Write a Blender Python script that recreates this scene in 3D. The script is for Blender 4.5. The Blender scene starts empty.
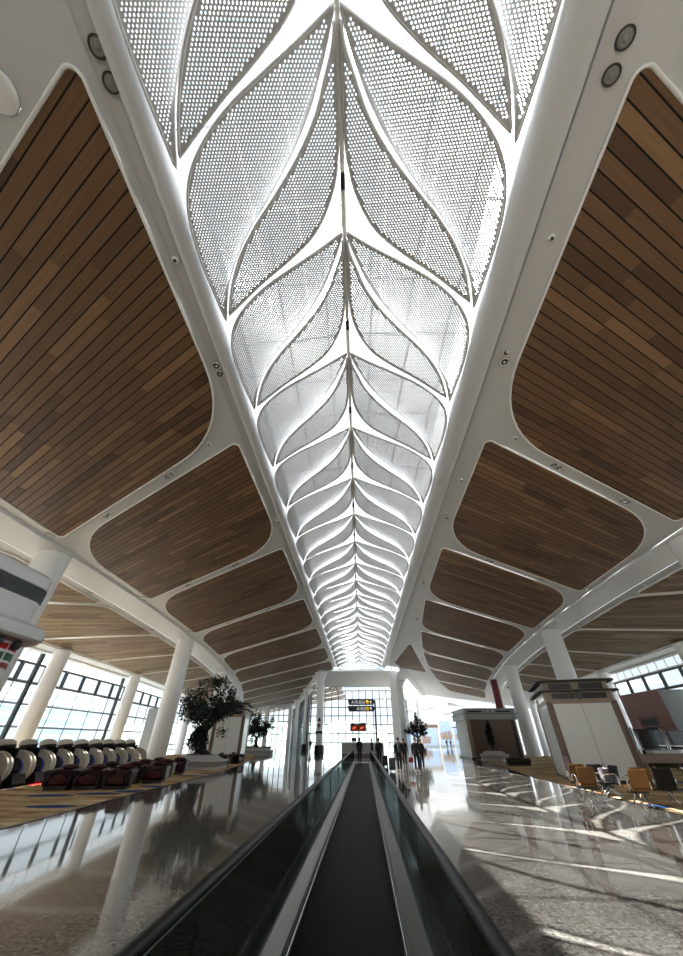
import bpy, math, random
from mathutils import Vector, Matrix, noise
random.seed(7)
R = math.radians
scene = bpy.context.scene
COL = scene.collection

# ------------------------------------------------------------------ helpers
class MB:
    """collects geometry, then links it as ONE mesh object"""
    def __init__(s):
        s.v = []; s.f = []; s.uv = None; s.sm = []
    def add(s, vs, fs, smooth=False):
        n = len(s.v); s.v += [tuple(p) for p in vs]
        for f in fs:
            s.f.append(tuple(i + n for i in f)); s.sm.append(smooth)
        return s
    def box(s, x0, x1, y0, y1, z0, z1, M=None):
        vs = [Vector(p) for p in ((x0,y0,z0),(x1,y0,z0),(x1,y1,z0),(x0,y1,z0),(x0,y0,z1),(x1,y0,z1),(x1,y1,z1),(x0,y1,z1))]
        if M: vs = [M @ p for p in vs]
        return s.add(vs, [(3,2,1,0),(4,5,6,7),(0,1,5,4),(1,2,6,5),(2,3,7,6),(3,0,4,7)])
    def bbox(s, x0, x1, y0, y1, z0, z1, b=.03, M=None):
        """box with chamfered edges"""
        def ring(i, z): return [(x0+i, y0, z), (x1-i, y0, z), (x1, y0+i, z), (x1, y1-i, z), (x1-i, y1, z), (x0+i, y1, z), (x0, y1-i, z), (x0, y0+i, z)]
        def inner(z): return [(x0+b, y0+b, z), (x1-b, y0+b, z), (x1-b, y0+b, z), (x1-b, y1-b, z), (x1-b, y1-b, z), (x0+b, y1-b, z), (x0+b, y1-b, z), (x0+b, y0+b, z)]
        rs = [inner(z0), ring(b, z0+b), ring(b, z1-b), inner(z1)]
        vs = [Vector(p) for r in rs for p in r]
        if M: vs = [M @ p for p in vs]
        fs = [tuple(range(7,-1,-1)), tuple(range(24,32))]
        for k in range(3):
            for i in range(8):
                j = (i+1) % 8; fs.append((k*8+i, k*8+j, k*8+8+j, k*8+8+i))
        return s.add(vs, fs)
    def tube(s, pts, r, n=8, cap=True, closed=False, smooth=True):
        pts = [Vector(p) for p in pts]; m = len(pts)
        rad = r if isinstance(r, (list, tuple)) else [r]*m
        vs = []; prev = None
        for i, p in enumerate(pts):
            if closed: t = pts[(i+1) % m] - pts[(i-1) % m]
            else: t = pts[min(i+1, m-1)] - pts[max(i-1, 0)]
            t = t.normalized() if t.length > 1e-9 else Vector((0,0,1))
            if prev is None:
                a = Vector((0,0,1)) if abs(t.z) < .9 else Vector((1,0,0))
                u = t.cross(a).normalized()
            else:
                u = prev - t*prev.dot(t)
                u = u.normalized() if u.length > 1e-6 else t.orthogonal().normalized()
            prev = u; w = t.cross(u)
            for k in range(n):
                a = 2*math.pi*k/n
                vs.append(p + (u*math.cos(a) + w*math.sin(a))*rad[i])
        fs = []
        for i in range(m if closed else m-1):
            for k in range(n):
                a = i*n+k; b = i*n+(k+1) % n; j = ((i+1) % m)*n
                fs.append((a, b, j+(k+1) % n, j+k))
        if cap and not closed:
            fs.append(tuple(range(n-1,-1,-1))); fs.append(tuple((m-1)*n+k for k in range(n)))
        return s.add(vs, fs, smooth)
    def lathe(s, prof, c=(0,0,0), n=24, smooth=True, M=None):
        vs = []; c = Vector(c)
        for r_, z in prof:
            for k in range(n):
                a = 2*math.pi*k/n; p = Vector((r_*math.cos(a), r_*math.sin(a), z))
                vs.append((M @ p if M else p) + c)
        fs = []
        for i in range(len(prof)-1):
            for k in range(n):
                fs.append((i*n+k, i*n+(k+1) % n, (i+1)*n+(k+1) % n, (i+1)*n+k))
        fs.append(tuple(range(n-1,-1,-1))); fs.append(tuple((len(prof)-1)*n+k for k in range(n)))
        return s.add(vs, fs, smooth)
    def prism(s, poly, z0, z1, M=None, smooth=False):
        n = len(poly)
        vs = [Vector((x, y, z0)) for x, y in poly] + [Vector((x, y, z1)) for x, y in poly]
        if M: vs = [M @ p for p in vs]
        s.add(vs, [tuple(range(n-1,-1,-1)), tuple(range(n, 2*n))])
        k = len(s.v) - 2*n
        for i in range(n):
            j = (i+1) % n; s.f.append((k+i, k+j, k+n+j, k+n+i)); s.sm.append(smooth)
        return s
    def quad(s, a, b, c, d): return s.add([a, b, c, d], [(0,1,2,3)])
    def ball(s, c, r, n=12, m=8, sq=(1,1,1)):
        c = Vector(c); vs = []
        for i in range(m+1):
            t = math.pi*i/m
            for k in range(n):
                a = 2*math.pi*k/n
                vs.append(c + Vector((r*math.sin(t)*math.cos(a)*sq[0], r*math.sin(t)*math.sin(a)*sq[1], r*math.cos(t)*sq[2])))
        fs = [(i*n+k, (i+1)*n+k, (i+1)*n+(k+1) % n, i*n+(k+1) % n) for i in range(m) for k in range(n)]
        return s.add(vs, fs, True)
    def mesh(s, name, mat):
        me = bpy.data.meshes.new(name); me.from_pydata(s.v, [], s.f)
        me.polygons.foreach_set('use_smooth', s.sm)
        if mat: me.materials.append(mat)
        if s.uv:
            l = me.uv_layers.new(name='UVMap')
            for lp in me.loops: l.data[lp.index].uv = s.uv[lp.vertex_index]
        me.update(); return me
    def build(s, name, mat, parent=None, smooth_angle=None):
        o = bpy.data.objects.new(name, s.mesh(name, mat)); COL.objects.link(o)
        if parent: o.parent = parent
        if smooth_angle:
            o.data.polygons.foreach_set('use_smooth', [True]*len(o.data.polygons)); o.data.set_sharp_from_angle(angle=R(smooth_angle))
        return o

def tag(o, label=None, cat=None, group=None, kind=None):
    if label: o['label'] = label
    if cat: o['category'] = cat
    if group: o['group'] = group
    if kind: o['kind'] = kind
    return o
def thing(name, label, cat, loc=(0,0,0), rz=0, group=None):
    o = bpy.data.objects.new(name, None); COL.objects.link(o); o.empty_display_size = .3
    o.location = loc; o.rotation_euler = (0,0,rz)
    return tag(o, label, cat, group, 'thing')
def struct(name, mb, mat, parent=None, **k):
    o = mb.build(name, mat, parent, **k)
    if not parent: o['kind'] = 'structure'
    return o
KIDS = {}
def copy_tree(o, parent=None):
    c = o.copy(); COL.objects.link(c)
    if parent: c.parent = parent
    for ch in list(o.children): copy_tree(ch, c)
    return c
ORD = ['first','second','third','fourth','fifth','sixth','seventh','eighth','ninth','tenth','eleventh','twelfth','thirteenth','fourteenth',
       'fifteenth','sixteenth','seventeenth','eighteenth','nineteenth','twentieth','twenty-first']
SIDE = {-1: 'massage chair side', 1: 'orange bench side'}

# ------------------------------------------------------------------ materials
def srgb(r, g, b):
    f = lambda c: (c/255/12.92) if c/255 <= .04045 else ((c/255+.055)/1.055)**2.4
    return (f(r), f(g), f(b), 1)
def mat(name, col, rough=.5, metal=0, spec=.5, emit=None, es=1.0, var=0.0, vscale=6.0, bump=0.0, bscale=60.0):
    m = bpy.data.materials.new(name); m.use_nodes = True; nt = m.node_tree
    b = nt.nodes['Principled BSDF']; c = col if len(col) == 4 else (*col, 1)
    b.inputs['Base Color'].default_value = c; b.inputs['Roughness'].default_value = rough
    b.inputs['Metallic'].default_value = metal; b.inputs['Specular IOR Level'].default_value = spec
    if emit:
        b.inputs['Emission Color'].default_value = emit; b.inputs['Emission Strength'].default_value = es
    if var or bump:
        tc = nt.nodes.new('ShaderNodeTexCoord')
        n = nt.nodes.new('ShaderNodeTexNoise'); n.inputs['Scale'].default_value = vscale; n.inputs['Detail'].default_value = 6
        nt.links.new(tc.outputs['Object'], n.inputs['Vector'])
        if var:
            mx = nt.nodes.new('ShaderNodeMix'); mx.data_type = 'RGBA'
            mx.inputs['A'].default_value = tuple(x*(1-var) for x in c[:3]) + (1,); mx.inputs['B'].default_value = tuple(min(1, x*(1+var)) for x in c[:3]) + (1,)
            nt.links.new(n.outputs['Fac'], mx.inputs['Factor']); nt.links.new(mx.outputs['Result'], b.inputs['Base Color'])
        if bump:
            n2 = nt.nodes.new('ShaderNodeTexNoise'); n2.inputs['Scale'].default_value = bscale
            nt.links.new(tc.outputs['Object'], n2.inputs['Vector'])
            bp = nt.nodes.new('ShaderNodeBump'); bp.inputs['Strength'].default_value = bump; bp.inputs['Distance'].default_value = .01
            nt.links.new(n2.outputs['Fac'], bp.inputs['Height']); nt.links.new(bp.outputs['Normal'], b.inputs['Normal'])
    return m
def glass_mat(name, tint=(.93,.97,.97), gloss=.08, rough=0.0, power=1.0):
    """thin pane: lets light straight through, mirrors more at grazing angles"""
    m = bpy.data.materials.new(name); m.use_nodes = True; nt = m.node_tree; nt.nodes.clear()
    out = nt.nodes.new('ShaderNodeOutputMaterial'); mix = nt.nodes.new('ShaderNodeMixShader')
    t = nt.nodes.new('ShaderNodeBsdfTransparent'); t.inputs['Color'].default_value = (*tint, 1)
    g = nt.nodes.new('ShaderNodeBsdfGlossy'); g.inputs['Roughness'].default_value = rough
    lw = nt.nodes.new('ShaderNodeLayerWeight'); lw.inputs['Blend'].default_value = .25
    mp = nt.nodes.new('ShaderNodeMapRange'); mp.inputs['To Min'].default_value = gloss; mp.inputs['To Max'].default_value = min(.6, gloss*5)*power
    nt.links.new(lw.outputs['Fresnel'], mp.inputs['Value']); nt.links.new(mp.outputs['Result'], mix.inputs['Fac'])
    nt.links.new(t.outputs[0], mix.inputs[1]); nt.links.new(g.outputs[0], mix.inputs[2]); nt.links.new(mix.outputs[0], out.inputs['Surface'])
    return m
class NT:
    def __init__(s, m): s.nt = m.node_tree
    def n(s, t, **kw):
        x = s.nt.nodes.new(t)
        for k, v in kw.items(): setattr(x, k, v)
        return x
    def l(s, a, b): s.nt.links.new(a, b)
    def m(s, op, a, b=None, c=None):
        x = s.n('ShaderNodeMath', operation=op)
        for i, q in enumerate((a, b, c)):
            if q is None: continue
            if isinstance(q, (int, float)): x.inputs[i].default_value = q
            else: s.l(q, x.inputs[i])
        return x.outputs[0]
    def ramp(s, fac, stops, interp='LINEAR'):
        x = s.n('ShaderNodeValToRGB'); x.color_ramp.interpolation = interp
        e = x.color_ramp.elements
        while len(e) < len(stops): e.new(.5)
        for i, (p, c) in enumerate(stops): e[i].position = p; e[i].color = c if len(c) == 4 else (*c, 1)
        s.l(fac, x.inputs['Fac']); return x.outputs['Color']

def wood_mat(name, dark, mid, light, row=.30, length=2.9, gap=.11, rough=.55):
    m = bpy.data.materials.new(name); m.use_nodes = True; g = NT(m); b = m.node_tree.nodes['Principled BSDF']
    uv = g.n('ShaderNodeUVMap'); sp = g.n('ShaderNodeSeparateXYZ'); g.l(uv.outputs['UV'], sp.inputs[0])
    v = g.m('DIVIDE', sp.outputs['Y'], row); rw = g.m('FLOOR', v); fr = g.m('FRACT', v)
    wn = g.n('ShaderNodeTexWhiteNoise', noise_dimensions='1D'); g.l(rw, wn.inputs['W'])
    u = g.m('ADD', g.m('DIVIDE', sp.outputs['X'], length), g.m('MULTIPLY', wn.outputs['Value'], 7.3)); cl = g.m('FLOOR', u)
    cmb = g.n('ShaderNodeCombineXYZ'); g.l(cl, cmb.inputs[0]); g.l(rw, cmb.inputs[1])
    w2 = g.n('ShaderNodeTexWhiteNoise', noise_dimensions='2D'); g.l(cmb.outputs[0], w2.inputs['Vector'])
    col = g.ramp(w2.outputs['Value'], [(0, dark), (.3, mid), (.75, mid), (1, light)])
    gr = g.n('ShaderNodeTexNoise'); gr.inputs['Scale'].default_value = 1; gr.inputs['Detail'].default_value = 5
    mpn = g.n('ShaderNodeMapping'); mpn.inputs['Scale'].default_value = (.8, 22, 1); g.l(uv.outputs['UV'], mpn.inputs['Vector']); g.l(mpn.outputs[0], gr.inputs['Vector'])
    mul = g.n('ShaderNodeMix', data_type='RGBA', blend_type='MULTIPLY'); mul.inputs['Factor'].default_value = .55
    g.l(col, mul.inputs['A']); g.l(g.ramp(gr.outputs['Fac'], [(.3, (.6,.55,.5)), (.7, (1.15,1.12,1.1))]), mul.inputs['B'])
    isgap = g.m('LESS_THAN', fr, gap)
    mx = g.n('ShaderNodeMix', data_type='RGBA'); g.l(isgap, mx.inputs['Factor']); g.l(mul.outputs['Result'], mx.inputs['A']); mx.inputs['B'].default_value = (.006,.005,.004,1)
    g.l(mx.outputs['Result'], b.inputs['Base Color'])
    g.l(g.m('ADD', g.m('MULTIPLY', isgap, .5), rough), b.inputs['Roughness'])
    bp = g.n('ShaderNodeBump'); bp.inputs['Strength'].default_value = .5; bp.inputs['Distance'].default_value = .02
    g.l(g.m('SUBTRACT', 1.0, isgap), bp.inputs['Height']); g.l(bp.outputs['Normal'], b.inputs['Normal'])
    return m

def granite_mat():
    m = bpy.data.materials.new('polished_granite'); m.use_nodes = True; g = NT(m); b = m.node_tree.nodes['Principled BSDF']
    tc = g.n('ShaderNodeTexCoord')
    def noise_(sc, det=3, rough=.6):
        n = g.n('ShaderNodeTexNoise'); n.inputs['Scale'].default_value = sc; n.inputs['Detail'].default_value = det; n.inputs['Roughness'].default_value = rough
        g.l(tc.outputs['Object'], n.inputs['Vector']); return n.outputs['Fac']
    sp = g.ramp(noise_(17, 8, .75), [(.36, (.035,.033,.03)), (.47, (.13,.125,.115)), (.56, (.19,.18,.165)), (.68, (.28,.268,.245))])
    big = g.ramp(noise_(.9, 4), [(.3, (.80,.80,.80)), (.7, (1.12,1.1,1.06))])
    mul = g.n('ShaderNodeMix', data_type='RGBA', blend_type='MULTIPLY'); mul.inputs['Factor'].default_value = 1
    g.l(sp, mul.inputs['A']); g.l(big, mul.inputs['B'])
    br = g.n('ShaderNodeTexBrick'); br.offset = 0; br.inputs['Scale'].default_value = 1; br.inputs['Brick Width'].default_value = 1.2; br.inputs['Row Height'].default_value = 1.2
    br.inputs['Mortar Size'].default_value = .004; br.inputs['Mortar Smooth'].default_value = .3; br.inputs['Color1'].default_value = (.93,.93,.93,1); br.inputs['Color2'].default_value = (1.05,1.05,1.05,1); br.inputs['Mortar'].default_value = (.55,.55,.55,1)
    mp = g.n('ShaderNodeMapping'); mp.inputs['Rotation'].default_value = (0,0,R(0)); mp.inputs['Location'].default_value = (.3,.2,0); g.l(tc.outputs['Object'], mp.inputs[0]); g.l(mp.outputs[0], br.inputs['Vector'])
    m2 = g.n('ShaderNodeMix', data_type='RGBA', blend_type='MULTIPLY'); m2.inputs['Factor'].default_value = 1
    g.l(mul.outputs['Result'], m2.inputs['A']); g.l(br.outputs['Color'], m2.inputs['B'])
    g.l(m2.outputs['Result'], b.inputs['Base Color'])
    b.inputs['Roughness'].default_value = .05; b.inputs['Specular IOR Level'].default_value = .62
    n = g.n('ShaderNodeTexNoise'); n.inputs['Scale'].default_value = 1.1; n.inputs['Detail'].default_value = 1; g.l(tc.outputs['Object'], n.inputs['Vector'])
    bp = g.n('ShaderNodeBump'); bp.inputs['Strength'].default_value = .05; bp.inputs['Distance'].default_value = .02; g.l(n.outputs['Fac'], bp.inputs['Height']); g.l(bp.outputs['Normal'], b.inputs['Normal'])
    return m

def carpet_mat():
    m = bpy.data.materials.new('patterned_carpet'); m.use_nodes = True; g = NT(m); b = m.node_tree.nodes['Principled BSDF']
    tc = g.n('ShaderNodeTexCoord')
    mp = g.n('ShaderNodeMapping'); mp.inputs['Rotation'].default_value = (0,0,R(35)); mp.inputs['Scale'].default_value = (.35,1.1,1); g.l(tc.outputs['Object'], mp.inputs[0])
    n = g.n('ShaderNodeTexNoise'); n.inputs['Scale'].default_value = 1.4; n.inputs['Detail'].default_value = 5; n.inputs['Roughness'].default_value = .6; g.l(mp.outputs[0], n.inputs['Vector'])
    base = g.ramp(n.outputs['Fac'], [(.32, srgb(120,92,62)), (.45, srgb(176,146,104)), (.55, srgb(206,182,138)), (.68, srgb(232,214,174))])
    mp2 = g.n('ShaderNodeMapping'); mp2.inputs['Rotation'].default_value = (0,0,R(20)); mp2.inputs['Scale'].default_value = (.42,1.0,1); g.l(tc.outputs['Object'], mp2.inputs[0])
    vo = g.n('ShaderNodeTexVoronoi'); vo.inputs['Scale'].default_value = .75; vo.inputs['Randomness'].default_value = .9; g.l(mp2.outputs[0], vo.inputs['Vector'])
    sp = g.n('ShaderNodeSeparateColor'); g.l(vo.outputs['Color'], sp.inputs[0])
    on = g.m('MULTIPLY', g.m('LESS_THAN', vo.outputs['Distance'], .33), g.m('GREATER_THAN', sp.outputs[0], .45))
    mx = g.n('ShaderNodeMix', data_type='RGBA'); g.l(on, mx.inputs['Factor']); g.l(base, mx.inputs['A']); mx.inputs['B'].default_value = srgb(52,78,122)
    g.l(mx.outputs['Result'], b.inputs['Base Color']); b.inputs['Roughness'].default_value = .95; b.inputs['Specular IOR Level'].default_value = .1
    return m

def belt_mat():
    m = bpy.data.materials.new('grooved_black_pallets'); m.use_nodes = True; g = NT(m); b = m.node_tree.nodes['Principled BSDF']
    tc = g.n('ShaderNodeTexCoord'); sp = g.n('ShaderNodeSeparateXYZ'); g.l(tc.outputs['Object'], sp.inputs[0])
    gx = g.m('FRACT', g.m('MULTIPLY', sp.outputs['X'], 55.0)); gy = g.m('FRACT', g.m('DIVIDE', sp.outputs['Y'], .40))
    dark = g.m('MAXIMUM', g.m('LESS_THAN', gx, .4), g.m('LESS_THAN', gy, .04))
    n = g.n('ShaderNodeTexNoise'); n.inputs['Scale'].default_value = 3.0; n.inputs['Detail'].default_value = 4; g.l(tc.outputs['Object'], n.inputs['Vector'])
    c = g.ramp(n.outputs['Fac'], [(.3, (.0025,.0026,.003)), (.7, (.006,.0062,.007))])
    mx = g.n('ShaderNodeMix', data_type='RGBA'); g.l(dark, mx.inputs['Factor']); g.l(c, mx.inputs['A']); mx.inputs['B'].default_value = (.001,.001,.0012,1)
    g.l(mx.outputs['Result'], b.inputs['Base Color']); b.inputs['Roughness'].default_value = .5; b.inputs['Specular IOR Level'].default_value = .015
    return m

def foliage_mat(name, a, c):
    m = bpy.data.materials.new(name); m.use_nodes = True; g = NT(m); b = m.node_tree.nodes['Principled BSDF']
    n = g.n('ShaderNodeTexNoise'); n.inputs['Scale'].default_value = 5; tc = g.n('ShaderNodeTexCoord'); g.l(tc.outputs['Object'], n.inputs['Vector'])
    g.l(g.ramp(n.outputs['Fac'], [(.35, a), (.7, c)]), b.inputs['Base Color']); b.inputs['Roughness'].default_value = .5
    return m

M = {}
M['white'] = mat('white_painted_aluminium', (.61,.62,.635), .35, spec=.4, var=.03, vscale=.6)
M['column'] = mat('white_column_enamel', (.82,.83,.845), .3, var=.02, vscale=1.2)
M['rim'] = mat('white_rim_enamel', (.86,.86,.84), .35, var=.02)
M['leaf'] = mat('perforated_sheet_enamel', (.50,.51,.525), .55, spec=.25, metal=0, var=.02, vscale=3)
M['leaf_rim'] = mat('leaf_frame_tube_enamel', (.60,.605,.61), .3, metal=.15, var=.02)
M['wood'] = wood_mat('ceiling_timber_planks', srgb(84,60,40), srgb(116,87,60), srgb(148,115,83))
M['wood_pale'] = wood_mat('outer_ceiling_timber_planks', srgb(116,98,80), srgb(148,130,108), srgb(174,156,132), row=.3, length=3.4)
M['granite'] = granite_mat(); M['carpet'] = carpet_mat(); M['belt'] = belt_mat()
M['carpet_edge'] = mat('brown_stone_edging', srgb(120,92,74), .35, var=.15)
M['glass'] = glass_mat('clear_window_glass', (.94,.98,.99), .05)
M['roofglass'] = glass_mat('clear_roof_glass', (.97,.985,.99), .03)
M['balglass'] = glass_mat('grey_green_balustrade_glass', (.40,.45,.44), .045)
M['frame'] = mat('dark_grey_window_frame', srgb(66,72,76), .4, metal=.4, var=.05)
M['frame_lt'] = mat('pale_grey_window_frame', srgb(170,178,182), .4, metal=.3, var=.04)
M['black'] = mat('black_rubber', (.006,.006,.007), .42, spec=.12, var=.1)
M['blackm'] = mat('black_painted_metal', (.02,.02,.021), .4, var=.1)
M['steel'] = mat('brushed_stainless_steel', (.24,.235,.22), .36, metal=1, var=.08, vscale=18)
M['chrome'] = mat('polished_chrome', (.75,.76,.77), .12, metal=1, var=.03)
M['speaker'] = mat('grey_speaker_grille', (.24,.24,.24), .6, var=.2, vscale=40)
M['speaker_ring'] = mat('dark_speaker_ring', (.03,.03,.03), .4, var=.1)
M['lens'] = mat('clear_lamp_lens', (.75,.76,.78), .1, var=.02)
M['lampdark'] = mat('dark_lamp_cup', (.05,.05,.055), .3, metal=.5, var=.05)
M['brown'] = mat('bronze_brown_kiosk_frame', srgb(104,84,74), .35, metal=.2, var=.08, vscale=3)
M['brown_dk'] = mat('dark_bronze_kiosk_brim', srgb(34,26,22), .5, metal=.2, var=.08)
M['kpanel'] = mat('pale_grey_kiosk_shutter', srgb(226,228,226), .4, var=.03, vscale=2)
M['kpanel_lt'] = mat('white_kiosk_glass_panel', srgb(226,230,230), .2, var=.02)
M['khead'] = mat('taupe_kiosk_header', srgb(150,132,116), .45, var=.06)
M['kgrey'] = mat('grey_kiosk_header', srgb(150,156,152), .4, var=.04)
M['kwhite'] = mat('white_kiosk_shell', srgb(206,206,206), .35, var=.02)
M['kpink'] = mat('mauve_kiosk_soffit', srgb(150,120,132), .5, var=.04)
M['louver'] = mat('grey_louver_slats', srgb(92,98,102), .45, var=.05)
M['stripe_w'] = mat('white_striped_sign_face', srgb(232,230,232), .35, var=.02)
M['red'] = mat('red_sign_stripe', srgb(206,44,38), .35, var=.05); M['green'] = mat('green_sign_stripe', srgb(16,84,50), .35, var=.05)
M['darkred'] = mat('maroon_sign_stripe', srgb(140,22,36), .35, var=.05); M['rust'] = mat('rust_sign_base', srgb(150,70,52), .4, var=.08)
M['leather'] = mat('maroon_leather', srgb(60,13,18), .3, var=.15, vscale=5, bump=.15)
M['leather_d'] = mat('dark_oxblood_leather', srgb(36,10,13), .3, var=.15, bump=.15)
M['beige'] = mat('beige_massage_chair_shell', srgb(212,206,192), .28, var=.03)
M['pod_in'] = mat('dark_massage_chair_lining', srgb(30,22,24), .5, var=.1)
M['led_blue'] = mat('violet_led_ring', srgb(70,80,160), .4, emit=srgb(90,100,220), es=.25, var=.01)
M['led_green'] = mat('green_led_strip', srgb(60,220,80), .4, emit=srgb(60,230,90), es=1.2, var=.01)
M['led_red'] = mat('red_led_strip', srgb(230,60,70), .4, emit=srgb(240,60,70), es=1.0, var=.01)
M['bark'] = mat('dark_bark', srgb(52,42,34), .9, var=.3, vscale=14, bump=.8, bscale=30)
M['leafgreen'] = foliage_mat('dark_green_foliage', srgb(10,17,9), srgb(28,42,20))
M['shrubgreen'] = foliage_mat('deep_green_undergrowth', srgb(10,16,10), srgb(28,38,22))
M['lime'] = foliage_mat('bright_green_foliage', srgb(60,100,30), srgb(140,170,60))
M['planter'] = mat('white_moulded_planter', srgb(205,205,205), .35, var=.04)
M['slatwood'] = mat('grey_planter_bench_slats', srgb(178,170,162), .5, var=.06)
M['orange'] = mat('mustard_seat_leather', srgb(112,72,20), .5, var=.06, vscale=8, bump=.1)
M['seatblack'] = mat('black_seat_leather', srgb(26,26,28), .38, var=.1, bump=.1)
M['yellow'] = mat('yellow_sign_disc', srgb(240,200,40), .4, emit=srgb(240,200,40), es=.35, var=.01)
M['signwhite'] = mat('white_sign_lettering', srgb(245,245,245), .4, emit=srgb(245,245,245), es=.4, var=.01)
M['signdark'] = mat('black_sign_face', srgb(18,18,20), .35, var=.05)
M['ledboard'] = mat('dark_red_led_display', srgb(70,8,8), .4, emit=srgb(120,14,12), es=.45, var=.3, vscale=9)
M['ledtext'] = mat('orange_led_text', srgb(250,120,60), .4, emit=srgb(250,120,60), es=.7, var=.01)
M['brick'] = mat('red_brown_portal_cladding', srgb(150,112,106), .5, var=.1, vscale=4)
M['portal_grey'] = mat('grey_portal_side', srgb(146,152,156), .45, var=.04)
M['redcol'] = mat('dark_red_banner', srgb(112,34,40), .5, var=.08)
M['counter'] = mat('brown_counter_top', srgb(134,112,96), .4, var=.08)
M['desk'] = mat('pale_grey_desk', srgb(176,178,178), .4, var=.03)
M['skin'] = mat('skin', srgb(176,128,104), .5, var=.05)
M['hair'] = mat('black_hair', srgb(18,15,14), .45, var=.1)
M['shoe'] = mat('black_shoe', srgb(16,15,15), .35, var=.1)
M['shoe_w'] = mat('white_shoe', srgb(220,220,220), .4, var=.03)
M['asphalt'] = mat('pale_apron_concrete', srgb(196,198,196), .9, var=.06, vscale=.05)
M['haze'] = mat('haze_tinted_distant_cladding', srgb(206,222,232), .7, var=.05, vscale=.1)  # distance haze is painted into this pale blue wall colour
M['haze2'] = mat('haze_blue_window', srgb(166,196,216), .4, var=.05, vscale=.2)  # painted haze tone of the distant window bands, reused on gate door glass
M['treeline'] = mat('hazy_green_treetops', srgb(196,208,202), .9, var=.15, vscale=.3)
M['hallwhite'] = mat('white_hall_panelling', srgb(236,238,240), .5, var=.02)

# ------------------------------------------------------------------ the shape of the hall
ZP = 11.6; SL = .109
def Xc(Y): return 16.9 + .0021*max(0, Y-17)**2          # inner edge of the column beam
def Xin(s, Y): return 4.95 if s < 0 else 5.5 + .0030*max(0, Y-20)**2   # inner edge of the wood panels
def Xw(Y): return Xc(Y) + 9.0                           # facade
def zp(x): return ZP - (abs(x)-5)*SL
def cx(Y): return -.06 - .0065*max(0, Y)                  # the skylight runs very slightly askew
def Xe(s, Y): return 6.4 + .25*max(0, Y-66)             # inner edge of a branch beyond the fork
def zbeam(Y): return zp(Xc(Y)) - .14
ZW = 7.45
def zout(x, Y):
    a = Xc(Y)+2.35; b = Xw(Y); t = (abs(x)-a)/(b-a); return (zbeam(Y)-.08)*(1-t) + ZW*t
Y0 = -14.0
YEND = {-1: 128.0, 1: 100.0}
def ysteps(a, b, d):
    n = max(1, int(round((b-a)/d))); return [a+(b-a)*i/n for i in range(n+1)]
def loft(rows, smooth=True):
    mb = MB(); n = len(rows[0]); vs = [p for r in rows for p in r]; fs = []
    for i in range(len(rows)-1):
        for k in range(n-1):
            fs.append((i*n+k, i*n+k+1, (i+1)*n+k+1, (i+1)*n+k))
    return mb.add(vs, fs, smooth)

for s in (-1, 1):
    side = 'left' if s < 0 else 'right'
    # white ceiling between skylight and column beam
    rows = []
    for Y in ysteps(Y0, 66, 4) + ysteps(66.02, YEND[s], 4):
        xi = 4.72 if Y <= 66 else Xe(s, Y); xo = Xc(Y)
        rows.append([(s*(xi+(xo-xi)*t), Y, zp(xi+(xo-xi)*t)) for t in (0,.25,.5,.75,1)])
    struct('ceiling_%s' % side, loft(rows), M['white'], smooth_angle=25)
    # column beam with its two edges
    rows = []
    for Y in ysteps(Y0, YEND[s], 3):
        x = Xc(Y); z = zp(x); zb = zbeam(Y)
        rows.append([(s*x, Y, z+.02), (s*(x+.03), Y, zb), (s*(x+1.2), Y, zb-.06), (s*(x+2.3), Y, zb-.06), (s*(x+2.35), Y, zb+.02), (s*(x+2.36), Y, zb+.3)])
    struct('beam_%s' % side, loft(rows), M['white'], smooth_angle=25)
    # outer ceiling down to the facade, with the white eave strip
    rows = []
    for Y in ysteps(Y0, YEND[s], 3):
        a = Xc(Y)+2.35; b = Xw(Y)
        L = [(s*(a+(b-.9-a)*t), Y, zout(a+(b-.9-a)*t, Y)+.02) for t in (0,.33,.66,1)]
        L += [(s*(b-.88), Y, ZW+.18), (s*(b-.2), Y, ZW+.02), (s*(b+.3), Y, ZW)]
        rows.append(L)
    struct('ceiling_outer_%s' % side, loft(rows), M['white'], smooth_angle=25)
    # rounded tube along the skylight and the white upstand above it
    rows = []
    for Y in ysteps(Y0, 66, 4):
        c = cx(Y); L = [(c+s*3.86, Y, 13.05), (c+s*3.87, Y, 11.95)]
        rr = .24 if s < 0 else .44
        for k in range(11):
            a = math.pi*(1-k/10.0); L.append((c+s*(3.87+rr+rr*math.cos(a)), Y, 11.70-(.2 if s < 0 else .34)*math.sin(a)+.10*(1-k/10.0)))
        L += [(s*4.86, Y, zp(4.86)-.0), (s*4.92, Y, zp(4.92)+.03)]
        rows.append(L)
    struct('beam_skylight_%s' % side, loft(rows), M['white'], smooth_angle=40)
    # fascia of the branch beyond the fork
    rows = []
    for Y in ysteps(66, YEND[s], 6):
        x = Xe(s, Y); z = zp(x); rows.append([(s*(x-.1), Y, z+1.3), (s*(x-.1), Y, z-.25), (s*(x+.9), Y, z-.25), (s*(x+1.0), Y, z+.02)])
    struct('beam_fork_%s' % side, loft(rows), M['white'], smooth_angle=25)
    # end of the roof slab
    Y = YEND[s]; mb = MB()
    P = [(s*Xe(s,Y), Y, zp(Xe(s,Y))), (s*Xc(Y), Y, zp(Xc(Y))), (s*Xw(Y), Y, ZW)]
    for a, b in zip(P, P[1:]): mb.quad(a, b, (b[0], b[1], b[2]+1.5), (a[0], a[1], a[2]+1.5))
    struct('beam_end_%s' % side, mb, M['white'])

# floor, ground, back wall
struct('floor', MB().box(-75, 75, Y0, 175, -.25, 0), M['granite'])
struct('ground', MB().box(-700, 700, -300, 900, -1.6, -1.4), M['asphalt'])
struct('wall_back', MB().box(-27, 27, Y0-.3, Y0, 0, 14.5), M['hallwhite'])

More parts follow.
